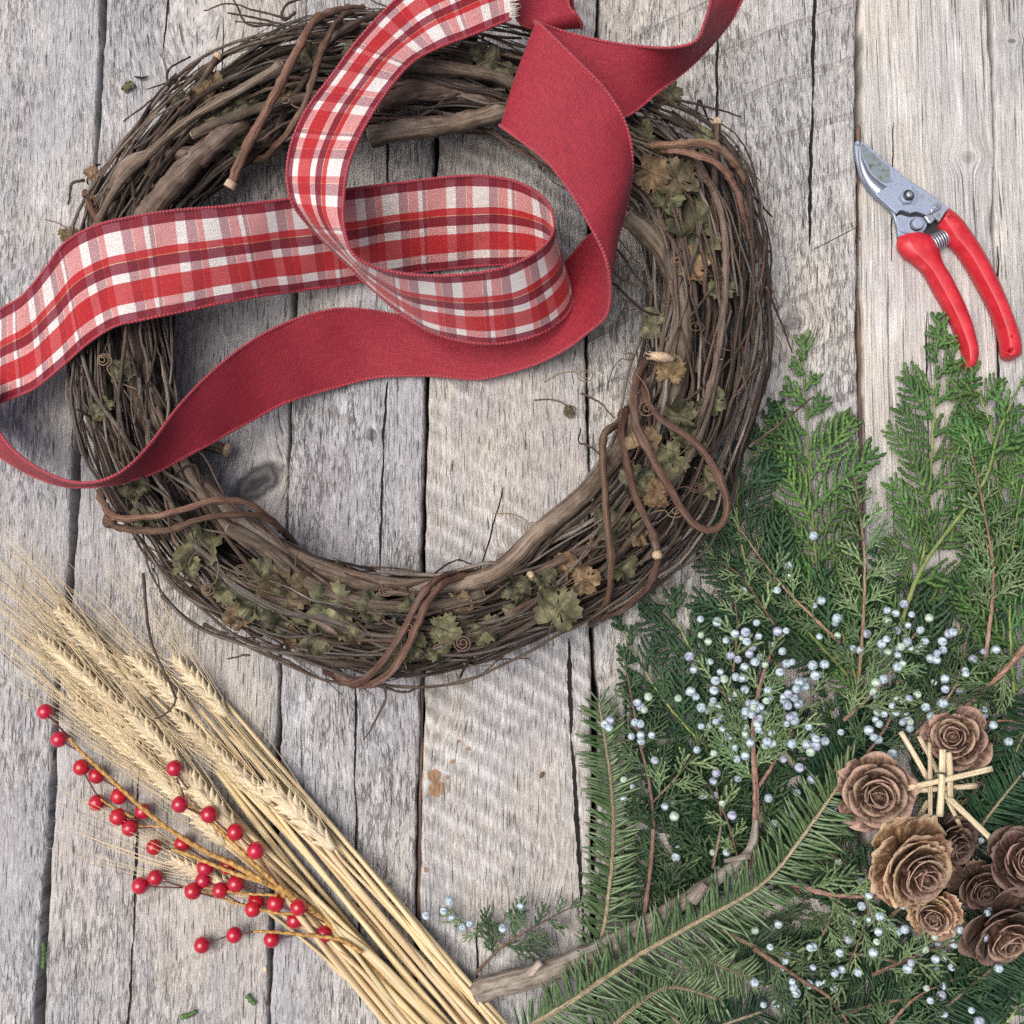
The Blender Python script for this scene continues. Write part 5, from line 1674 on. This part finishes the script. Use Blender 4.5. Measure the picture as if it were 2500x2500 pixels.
sprig('juniper_dark', [(2540, 1760, 16), (2440, 1760, 18), (2330, 1765, 14)], 34, 'juniper sprig lying level right of the topmost cone', rad=1.2, spacing=0.009, berries=8, **B_)
sprig('juniper_dark', [(1160, 2378, 6), (1225, 2312, 10), (1300, 2265, 12), (1392, 2216, 10)], 32, 'small juniper sprig alone beside the straw ends, pointing right', rad=1.2, start=0.25, spacing=0.0085, berries=3, **B_)
sprig('juniper', [(1230, 2312, 10), (1190, 2285, 10), (1140, 2258, 7)], 13, 'tiny juniper side shoot with pale berries nearest the straw ends', rad=0.8, spacing=0.009, berries=6, bspan=(0.6, 1.0), **B_)
sprig('juniper', [(1920, 2152, 26), (2030, 2184, 28), (2200, 2192, 24)], 34, 'juniper sprig with a pinkish brown level stem running into the torn cone', rad=2.4, spacing=0.011, start=0.2, berries=10, **B_)
sprig('juniper', [(2050, 2190, 24), (2010, 2280, 22), (1960, 2360, 16)], 36, 'drooping pale juniper sprig left of a pair, below the level pink stem', rad=1.1, spacing=0.008, berries=6, angle=34, **B_)
sprig('juniper', [(2130, 2192, 24), (2100, 2290, 24), (2060, 2380, 18)], 36, 'drooping pale juniper sprig right of a pair, below the level pink stem', rad=1.1, spacing=0.008, berries=8, angle=34, **B_)
sprig('juniper_dark', [(1840, 2315, 18), (1960, 2395, 20), (2030, 2440, 20), (2090, 2530, 14)], 40, 'juniper sprig with a long reddish stem slanting down to the bottom edge', rad=1.9, spacing=0.010, berries=10, **B_)
sprig('juniper', [(2130, 2380, 20), (2220, 2340, 24), (2330, 2300, 22)], 38, 'bright juniper sprig at the lower left of the bottom cone', rad=1.4, spacing=0.008, berries=16, bspread=0.03, **B_)
sprig('juniper_dark', [(2150, 2530, 12), (2230, 2440, 16), (2330, 2390, 14)], 40, 'dark juniper sprig with berries at the bottom edge under the bottom cone', rad=1.4, spacing=0.009, berries=14, bspread=0.03, **B_)
sprig('juniper_dark', [(1980, 2540, 10), (1960, 2450, 14), (1880, 2400, 10)], 36, 'dark juniper sprig at the bottom edge with very fine tips', rad=1.2, spacing=0.009, berries=8, **B_)
sprig('juniper_dark', [(2060, 2110, 14), (2010, 2060, 18), (1990, 1960, 14)], 36, 'shaded juniper sprig with green berries left of the torn cone', rad=1.2, spacing=0.009, berries=14, bspread=0.03, **B_)
sprig('juniper_dark', [(1740, 2120, 12), (1760, 2000, 14), (1740, 1880, 12)], 40, 'dark drooping juniper sprig left of the reddest stem', rad=1.3, spacing=0.010, berries=9, **B_)
sprig('juniper', [(1800, 2090, 20), (1770, 1990, 22), (1720, 1910, 18)], 20, 'short juniper shoot with one pale berry left of the reddest stem', rad=0.9, spacing=0.009, berries=2, **B_)
sprig('juniper_dark', [(2450, 2420, 10), (2380, 2330, 14), (2400, 2230, 10)], 40, 'dark juniper sprig hidden behind the right cones', rad=1.2, spacing=0.010, berries=6, **B_)
sprig('juniper_dark', [(2260, 2050, 8), (2350, 1960, 10), (2430, 1880, 8)], 46, 'dark juniper sprig lying beneath the straw star', rad=1.2, spacing=0.010, berries=8, **B_)
sprig('juniper_dark', [(1640, 2270, 8), (1660, 2150, 10), (1620, 2020, 8)], 42, 'dark juniper sprig fanning between fir twig and grey branch', rad=1.2, spacing=0.010, berries=3, **B_)

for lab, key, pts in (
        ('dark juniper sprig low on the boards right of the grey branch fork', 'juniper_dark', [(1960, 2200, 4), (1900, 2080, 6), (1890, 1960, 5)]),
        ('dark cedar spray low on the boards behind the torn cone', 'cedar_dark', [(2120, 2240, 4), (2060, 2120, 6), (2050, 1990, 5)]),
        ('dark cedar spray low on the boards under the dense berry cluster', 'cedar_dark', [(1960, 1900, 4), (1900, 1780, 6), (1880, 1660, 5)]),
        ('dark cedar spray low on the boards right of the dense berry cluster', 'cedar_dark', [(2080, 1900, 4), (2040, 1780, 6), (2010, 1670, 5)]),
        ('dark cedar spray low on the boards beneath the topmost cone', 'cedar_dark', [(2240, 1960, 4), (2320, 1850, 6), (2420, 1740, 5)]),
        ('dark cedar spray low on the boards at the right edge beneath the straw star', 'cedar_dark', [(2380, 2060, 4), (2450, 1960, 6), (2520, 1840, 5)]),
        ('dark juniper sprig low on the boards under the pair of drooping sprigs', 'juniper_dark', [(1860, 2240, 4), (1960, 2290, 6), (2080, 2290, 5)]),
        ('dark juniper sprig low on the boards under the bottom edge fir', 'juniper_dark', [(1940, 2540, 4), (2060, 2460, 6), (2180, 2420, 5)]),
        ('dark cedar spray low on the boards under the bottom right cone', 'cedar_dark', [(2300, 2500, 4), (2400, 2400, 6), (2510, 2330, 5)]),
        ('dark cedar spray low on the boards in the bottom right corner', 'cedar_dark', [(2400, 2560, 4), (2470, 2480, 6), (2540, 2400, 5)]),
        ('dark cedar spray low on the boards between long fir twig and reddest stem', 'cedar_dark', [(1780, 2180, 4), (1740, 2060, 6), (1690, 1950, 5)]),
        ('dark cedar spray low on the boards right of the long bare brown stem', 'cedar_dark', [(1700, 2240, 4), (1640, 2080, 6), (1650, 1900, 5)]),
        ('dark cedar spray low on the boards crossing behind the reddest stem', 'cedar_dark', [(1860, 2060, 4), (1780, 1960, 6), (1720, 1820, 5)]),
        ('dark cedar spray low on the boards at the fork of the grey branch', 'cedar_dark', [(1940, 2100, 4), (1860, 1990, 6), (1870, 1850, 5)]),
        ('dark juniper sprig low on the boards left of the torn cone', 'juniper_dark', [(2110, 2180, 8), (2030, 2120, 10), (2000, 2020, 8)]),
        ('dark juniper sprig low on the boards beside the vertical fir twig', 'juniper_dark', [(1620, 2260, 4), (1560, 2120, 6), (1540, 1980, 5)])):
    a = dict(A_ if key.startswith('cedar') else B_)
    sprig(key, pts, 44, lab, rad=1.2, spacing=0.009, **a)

# ---- fir
def needle_mesh(seed, L, mat, w=0.00108):
    r = np.random.default_rng(seed)
    b = r.uniform(-0.14, 0.14)
    p = np.array([[0, 0, 0], [b * L * .3, L * .5, 0.0008], [b * L, L, -0.0004]])
    q = spline(p, 6)
    return MB().tube(q, w * np.array([0.55, 1, 1.08, 1.02, 0.85, 0.18]), 6, flat=0.42, up=(0, 0, 1), cap=False).mesh('needle', mat)


NEED = [needle_mesh(s, L, FIRN) for s, L in ((1, 0.019), (2, 0.022), (3, 0.025), (4, 0.027))]


def fir(pts, nl, label, single=0, mat=FIRN, rad=1.5, dens=1.3, back=0.0):
    w = path(pts)
    L = np.sum(np.linalg.norm(np.diff(spline(w, 60), axis=0), axis=1))
    n = max(20, int(L / 0.0011 * dens / 2))
    p = spline(w, n)
    t_, _, _ = frames(p)
    root = empty('fir_twig', (w[0][0], w[0][1], 0), label, 'fir twig', GF)
    ro = np.array(root.location)
    q = spline(w, 80)
    child('stem', MB().tube(q + sg.normal(0, 0.00012, q.shape), rad * .001 * np.linspace(1.1, 0.6, 80) * (1 + 0.1 * np.sin(np.arange(80) * 1.9)), 8), FIRW, root)
    rest = MB()
    cnt = 0
    total = n * 2
    keep = single / total if single else 0
    for i in range(n):
        for s in (-1, 1):
            f = i / n
            a = RAD(66 - 30 * max(0, (f - 0.86) / 0.14) + sg.normal(0, 9)) * s
            side = unit(np.cross(t_[i], [0, 0, 1]))
            upz = abs(sg.normal(0.10, 0.22))
            d = unit(t_[i] * math.cos(a) + side * math.sin(a) + np.array([0, 0, upz - 0.05]))
            l = nl * .001 * sg.uniform(0.82, 1.1) * min(1, 0.6 + f * 3) * (1 - 0.35 * max(0, (f - 0.85) / 0.15))
            nz = unit(np.array([sg.normal(0, .3), sg.normal(0, .3), 1]))
            nz = unit(nz - d * (nz @ d))
            xv = np.cross(d, nz)
            base = p[i] + d * 0.0006
            if base[2] + d[2] * l < 0.002:
                d = unit(d + np.array([0, 0, 0.12]))
            if cnt < single and sg.uniform() < max(keep, 0.55):
                k = int(np.argmin([abs(L_ - l) for L_ in (0.019, 0.022, 0.025, 0.027)]))
                link('needle', NEED[k], root, axes(xv, d, nz, base - ro, min(1.2, l / (0.019, 0.022, 0.025, 0.027)[k])))
                cnt += 1
            else:
                b = sg.uniform(-0.1, 0.1)
                pp = np.array([base, base + d * l * .35 + xv * b * l * .1, base + d * l * .72 + xv * b * l * .5, base + d * l + xv * b * l - nz * l * .02])
                rest.tube(pp, 0.00105 * np.array([.6, 1.05, 1, .2]), 5, flat=0.42, up=nz, cap=False)
    if rest.v:
        tag(child('needles', rest, mat, root), kind='stuff')
    return root


fir([(1440, 2395, 14), (1478, 2240, 18), (1497, 2050, 18), (1490, 1900, 16), (1462, 1715, 10)], 21, 'vertical fir twig lying along the dark plank seam, left edge of the greenery', single=300, dens=1.1)
fir([(1270, 2520, 30), (1400, 2440, 31), (1560, 2332, 33), (1700, 2252, 34), (1830, 2180, 35), (1900, 2120, 36), (1990, 2000, 36), (2078, 1872, 30)], 26, 'longest fir twig sweeping from the bottom edge up to the left cone', single=300, dens=1.12, rad=1.8)
fir([(1690, 2325, 26), (1750, 2355, 26), (1830, 2385, 22)], 17, 'short fir side twig pointing down right under the longest fir twig', rad=1.0)
fir([(1440, 2560, 14), (1560, 2450, 18), (1640, 2410, 18), (1760, 2440, 12)], 23, 'fir twig near the bottom edge just right of the straw ends', dens=1.15)
fir([(1700, 2560, 12), (1640, 2480, 16), (1560, 2420, 14)], 22, 'small fir twig at the bottom edge pointing up left', dens=1.15)
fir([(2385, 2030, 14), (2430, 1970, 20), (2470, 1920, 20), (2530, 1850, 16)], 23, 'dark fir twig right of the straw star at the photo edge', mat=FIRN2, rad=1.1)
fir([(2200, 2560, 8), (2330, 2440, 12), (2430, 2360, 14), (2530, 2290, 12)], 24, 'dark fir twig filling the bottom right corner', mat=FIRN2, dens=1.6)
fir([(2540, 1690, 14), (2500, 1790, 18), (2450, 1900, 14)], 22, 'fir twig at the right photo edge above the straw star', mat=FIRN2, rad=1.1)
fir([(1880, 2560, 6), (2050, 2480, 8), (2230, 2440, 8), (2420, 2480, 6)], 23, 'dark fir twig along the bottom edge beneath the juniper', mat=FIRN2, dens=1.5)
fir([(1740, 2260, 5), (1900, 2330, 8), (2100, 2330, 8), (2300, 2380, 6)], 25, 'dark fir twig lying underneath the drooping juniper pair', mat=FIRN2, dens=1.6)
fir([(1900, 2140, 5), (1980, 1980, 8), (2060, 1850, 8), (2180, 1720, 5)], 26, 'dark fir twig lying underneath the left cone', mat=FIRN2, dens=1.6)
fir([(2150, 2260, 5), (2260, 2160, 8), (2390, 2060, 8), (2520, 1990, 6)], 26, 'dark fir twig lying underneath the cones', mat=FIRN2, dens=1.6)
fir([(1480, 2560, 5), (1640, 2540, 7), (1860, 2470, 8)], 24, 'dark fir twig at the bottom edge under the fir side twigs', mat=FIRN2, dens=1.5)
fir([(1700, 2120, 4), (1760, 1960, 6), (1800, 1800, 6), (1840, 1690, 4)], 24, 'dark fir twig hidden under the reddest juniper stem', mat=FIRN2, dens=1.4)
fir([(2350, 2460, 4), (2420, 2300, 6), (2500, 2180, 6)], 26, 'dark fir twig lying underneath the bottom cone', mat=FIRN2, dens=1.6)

# ---- grey forked branch under the fir
GBR = bark('grey_branch_bark', (0.15, 0.115, 0.09), (0.34, 0.28, 0.225), (0.52, 0.46, 0.40), 1.2)
p = spline(path([(1160, 2424, 9), (1180, 2416, 10), (1215, 2404, 14), (1320, 2378, 20), (1440, 2330, 21), (1560, 2268, 24), (1680, 2192, 27), (1780, 2125, 29), (1834, 2070, 30), (1846, 2000, 30)]), 70)
rr = np.interp(np.linspace(0, 1, 70), [0, .15, .5, .75, 1], [8.5, 8.0, 6.6, 5.0, 2.4]) * .001
rr *= 1 + 0.05 * np.sin(np.arange(70) * 0.9) + 0.03 * sg.normal(0, 1, 70)
gb = empty('bare_branch', (p[0][0], p[0][1], 0), 'thick bare grey branch running under the fir from the straw ends', 'branch')
child('bark', MB().tube(p, rr, 12), GBR, gb)
for a, b, r_ in (((1280, 2390, 20), (1322, 2350, 29), 3.4), ((1690, 2196, 42), (1722, 2160, 48), 4.0), ((1830, 2090, 40), (1768, 2102, 40), 2.0)):
    pp = spline(np.array([P(*a[:2], a[2] * .001), (P(*a[:2], a[2] * .001) + P(*b[:2], b[2] * .001)) / 2, P(*b[:2], b[2] * .001)]), 8)
    child('stub', MB().tube(pp, r_ * .001 * np.linspace(1.2, 0.7, 8), 8), GBR, gb)

# ================================================================ rose shaped cones
def conemat(name, c0, c1, c2):
    nt = NT(name)
    uv = nt.sep(nt.co('UV'))
    r = nt.rnd()
    n1 = nt.noise(nt.comb(nt.math('MULTIPLY', uv[0], 9), nt.math('MULTIPLY', uv[1], 3), nt.math('MULTIPLY', r, 60)), 1, 4, 0.6)
    n2 = nt.noise(nt.comb(nt.math('MULTIPLY', uv[0], 40), nt.math('MULTIPLY', uv[1], 5), nt.math('MULTIPLY', r, 33)), 1, 3, 0.6)
    col = nt.ramp(n1, [(0.3, c0), (0.52, c1), (0.74, c2)])
    col = nt.mix(nt.step(nt.math('ADD', uv[1], nt.math('MULTIPLY', n2, 0.25)), 0.86, 1.10, 0, 0.8), col, tuple(min(0.6, q * 1.25 + 0.02) for q in c2))
    nt.set(Base_Color=hsv_vary(nt, col, 0.22, 0.012), Roughness=0.55)
    nt.bump(nt.math('ADD', n2, n1), 0.0008)
    return nt.mat


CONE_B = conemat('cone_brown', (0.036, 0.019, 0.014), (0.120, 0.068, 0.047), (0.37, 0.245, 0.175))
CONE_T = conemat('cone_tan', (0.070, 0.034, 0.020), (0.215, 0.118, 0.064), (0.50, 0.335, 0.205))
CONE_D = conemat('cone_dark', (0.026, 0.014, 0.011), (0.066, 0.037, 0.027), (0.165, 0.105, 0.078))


def petal(seed, ragged, mat):
    r = np.random.default_rng(seed)
    nu, nv = 8, 6
    top, uvt = [], []
    for j in range(nv + 1):
        v = j / nv
        half = 0.5 * (0.30 + 0.70 * math.sin(min(1, v * 1.25) * math.pi / 2)) * (1 if v < 0.75 else math.sqrt(max(0.05, 1 - ((v - 0.75) / 0.30) ** 2)))
        for i in range(nu + 1):
            u = i / nu * 2 - 1
            y = v
            if v > 0.6 and ragged:
                y -= r.uniform(0, 0.20) * (v - 0.6) / 0.4
            y -= 0.10 * u * u * v
            x = u * half
            z = 0.34 * (x / 0.5) ** 2 * (0.6 + 0.4 * v) * 0.5 + 0.10 * v * v - 0.22 * max(0, v - 0.72) ** 2 * 4 + 0.015 * math.sin(9 * x + seed) * v
            top.append((x, y, z))
    m = nu + 1
    th = 0.035
    bot = [(x, y, z - th * (1 if y < 0.85 else 0.5)) for x, y, z in top]
    faces, uvs = [], []
    K = len(top)
    def uvq(k):
        k %= K
        return ((k % m) / nu, (k // m) / nv)
    for j in range(nv):
        for i in range(nu):
            a, b, c, d = j * m + i, j * m + i + 1, (j + 1) * m + i + 1, (j + 1) * m + i
            faces.append([a, b, c, d]); uvs.append([uvq(q) for q in (a, b, c, d)])
            faces.append([K + a, K + d, K + c, K + b]); uvs.append([uvq(q) for q in (a, d, c, b)])
    rim = [j * m for j in range(nv, -1, -1)] + list(range(1, m)) + [j * m + nu for j in range(1, nv + 1)] + [nv * m + i for i in range(nu - 1, 0, -1)]
    for q in range(len(rim)):
        a, b = rim[q], rim[(q + 1) % len(rim)]
        faces.append([b, a, K + a, K + b]); uvs.append([uvq(b), uvq(a), uvq(a), uvq(b)])
    return MB().add(top + bot, faces, uvs).mesh('scale', mat)


PETALS = {}
for nm, mt in (('b', CONE_B), ('t', CONE_T), ('d', CONE_D)):
    PETALS[nm] = ([petal(s, False, mt) for s in range(3)], [petal(s + 5, True, mt) for s in range(4)])
cr_ = np.random.default_rng(31)


def cone(px, py, z, R, tdir, tilt, mats, ragged, label, N=26, hf=0.95):
    c = P(px, py, z * .001)
    root = empty('rose_cone', (c[0], c[1], c[2]), label, 'cone', 'rose shaped brown cones on the greenery')
    R = R * .001
    tv = np.array([tdir[0], -tdir[1], 0.0])
    tv = unit(tv) if np.linalg.norm(tv) > 0 else np.array([1.0, 0, 0])
    up = unit(np.array([0, 0, 1.0]) * math.cos(RAD(tilt)) + tv * math.sin(RAD(tilt)))
    e1 = unit(np.cross(up, [0.3, 1, 0.1]))
    e2 = np.cross(up, e1)
    H = R * hf
    # woody core
    p = np.array([-up * 0.25 * H, up * 0.1 * H, up * 0.5 * H, up * 0.78 * H])
    child_mb = MB().tube(p, np.array([0.30, 0.30, 0.20, 0.05]) * R, 10)
    child_mb.obj('core', PETALS[mats[0]][0][0].materials[0], root)
    ph = cr_.uniform(0, 6.28)
    for k in range(N):
        f = k / (N - 1)
        a = ph + k * RAD(137.5) + cr_.normal(0, 0.06)
        rad = e1 * math.cos(a) + e2 * math.sin(a)
        al = RAD(9 + 72 * f ** 0.8 + cr_.normal(0, 2.0 + 6 * f))
        rb = R * (0.085 + 0.24 * f)
        hb = H * (0.50 - 0.72 * f ** 0.8)
        ln = R * (0.38 + 0.50 * f ** 0.8) * cr_.uniform(0.90, 1.16 if f > 0.5 else 1.06)
        wd = R * (0.36 + 0.80 * f ** 0.7) * cr_.uniform(0.92, 1.1)
        d = rad * math.sin(al) + up * math.cos(al)
        n_ = -rad * math.cos(al) + up * math.sin(al)
        x = np.cross(d, n_)
        pos = rad * rb + up * hb
        m = Matrix.Identity(4)
        cup = wd * (1.25 - 0.6 * f)
        for i in range(3):
            m[i][0], m[i][1], m[i][2], m[i][3] = x[i] * wd, d[i] * ln, n_[i] * cup, pos[i]
        mk = mats[1] if f > 0.45 and len(mats) > 1 else mats[0]
        rg = cr_.uniform() < ragged * (0.3 + f)
        link('scale', PETALS[mk][1 if rg else 0][int(cr_.integers(0, 3))], root, m)
    return root


cone(2335, 1804, 34, 20, (-1, -0.4), 34, 'b', 0.25, 'topmost brown rose cone above the straws, leaning left')
cone(2138, 1932, 40, 25, (-0.6, 0.2), 12, 'b', 0.3, 'leftmost brown rose cone beside the tip of the longest fir twig')
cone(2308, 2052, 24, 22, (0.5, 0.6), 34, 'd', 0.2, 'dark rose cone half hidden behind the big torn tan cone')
cone(2218, 2108, 40, 31, (0.4, 0.5), 22, 'bt', 0.95, 'biggest cone, tan with torn ragged scales, lowest of the straws', N=34)
cone(2482, 2098, 38, 22, (0.1, -0.1), 8, 'bd', 0.1, 'neat round rose cone cut by the right photo edge')
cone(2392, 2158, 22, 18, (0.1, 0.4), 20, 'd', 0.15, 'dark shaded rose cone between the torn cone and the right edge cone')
cone(2280, 2228, 26, 18, (-0.4, 0.2), 26, 'bt', 0.7, 'smallest ragged cone just below the big torn cone')
cone(2436, 2262, 32, 26, (0.3, 0.8), 32, 'bd', 0.15, 'bottom right rose cone with long rows of scales, tipped towards the photo bottom')

# ================================================================ straw star
star = empty('straw_star', P(2290, 1900, 0), 'star of flat pale straws tied with dark wire between the cones', 'straw star')
def S5(x, y):
    return (2050 + 0.23292 * x, 1720 + 0.23292 * y)
PALE = NT('pale_straw')
ps_ = PALE.noise(PALE.comb(PALE.math('MULTIPLY', PALE.sep(PALE.co('UV'))[0], 22), PALE.math('MULTIPLY', PALE.sep(PALE.co('UV'))[1], 30), PALE.math('MULTIPLY', PALE.rnd(), 30)), 1, 4, 0.6)
PALE.set(Base_Color=hsv_vary(PALE, PALE.ramp(ps_, [(0.3, (0.30, 0.21, 0.11)), (0.5, (0.60, 0.50, 0.32)), (0.7, (0.74, 0.66, 0.48))]), 0.15, 0.01), Roughness=0.5)
PALE.bump(ps_, 0.0008)
SP = PALE.mat
STRAWS = [((942, 400), (948, 1230), 44, 44, 5.6), ((1080, 470), (1050, 1170), 52, 47, 8.5), ((1140, 500), (1160, 975), 50, 44, 8.0), ((690, 880), (1600, 672), 47, 50, 6.8), ((700, 905), (1440, 850), 43, 44, 6.8),
          ((640, 285), (930, 790), 30, 38, 7.0), ((830, 330), (1050, 760), 28, 38, 6.4), ((1090, 930), (1620, 1440), 41, 36, 8.0), ((930, 1010), (780, 1260), 36, 26, 7.0), ((1130, 1000), (1310, 1380), 36, 28, 5.5)]
for (a, b, za, zb, wd) in STRAWS:
    A, B = P(*S5(*a), za * .001), P(*S5(*b), zb * .001)
    pp = spline(np.array([A, (A + B) / 2 + np.array([0, 0, 0.001]), B]), 10)
    ups = np.array([0, 0, 1.0])
    mb = MB().tube(pp, wd * PX * 0.95 * (1 + 0.05 * cr_.normal(0, 1, 10)), 8, flat=0.45, up=ups)
    child('straw', mb, SP, star)
TIE = NT('dark_wire')
TIE.set(Base_Color=(0.035, 0.06, 0.045), Roughness=0.4)
for pts in ([(985, 770, 50), (1010, 725, 55), (1060, 718, 57), (1105, 735, 54), (1110, 770, 48)], [(1205, 880, 47), (1212, 930, 46), (1190, 975, 42)]):
    p = spline(np.array([P(*S5(x, y), z * .001) for x, y, z in pts]), 18)
    child('tie', MB().tube(p, 0.0007, 6), TIE.mat, star)

# ================================================================ small loose things on the boards
def crumb(pts, rad, mat, name, label, cat, flat=0.4, z=2.0):
    p = spline(path([(a, b, z) for a, b in pts]), 12)
    r = rad * np.sin(np.linspace(0.25, 2.95, 12)) ** 0.7
    tag(MB().tube(p, r * .001, 7, flat=flat).obj(name, mat), label, cat)


LIT = 'bits of greenery lying loose on the boards'
sc_mb = MB()
for nm, pts, lab in (('cedar_scrap', [(440, 2484), (462, 2478), (480, 2468)], 'tiny bright green cedar scrap lying on the boards near the bottom edge'),
                     ('cedar_scrap', [(603, 2428), (612, 2442), (624, 2453)], 'tiny dark green cedar scrap beside the plank seam, bottom left'),
                     ('cedar_scrap', [(106, 2300), (107, 2330), (104, 2366)], 'green cedar scrap stuck upright in the far left plank gap')):
    mb = MB()
    scaly(mb, path([(a, b, 1.8) for a, b in pts]), 0.0022, 0.003, 0.5, cr_)
    tag(mb.obj(nm, CEDAR), lab, 'cedar scrap')
crumb([(1318, 1900), (1322, 1892), (1327, 1885)], 1.6, BARK_RED, 'seed', 'small brown seed alone on the saw marked plank', 'seed', 0.7)
crumb([(645, 2360), (647, 2366), (648, 2374)], 1.4, GRAIN.mat, 'seed', 'pale seed on the plank seam at the bottom left', 'seed', 0.7)
crumb([(327, 187), (345, 190), (363, 187)], 0.9, BARK_DARK, 'twig_bit', 'short dark twig bit on the boards outside the upper left of the wreath', 'twig', 1)
crumb([(1486, 1745), (1500, 1748), (1512, 1756)], 0.8, BARK_BROWN, 'twig_bit', 'brown twig crumb beside the tip of the vertical fir twig', 'twig', 1)
lm = Matrix.Translation(Vector(P(311, 210, .002))) @ Matrix.Rotation(0.6, 4, 'Z') @ Matrix.Diagonal((0.011, 0.008, 0.006, 1))
tag(link('leaf_crumb', LEAVES[2], None, lm), 'crumb of olive dried leaf on the boards outside the upper left of the wreath', 'leaf')
lm = Matrix.Translation(Vector(P(1388, 1005, .003))) @ Matrix.Rotation(2.0, 4, 'Z') @ Matrix.Diagonal((0.011, 0.009, 0.006, 1))
tag(link('leaf_crumb', LEAVES[6], None, lm), 'curled brown leaf crumb inside the wreath beside the right plank seam', 'leaf')
p = spline(path([(1830, 1092, 40), (1900, 1042, 30), (1990, 970, 22)]), 14)
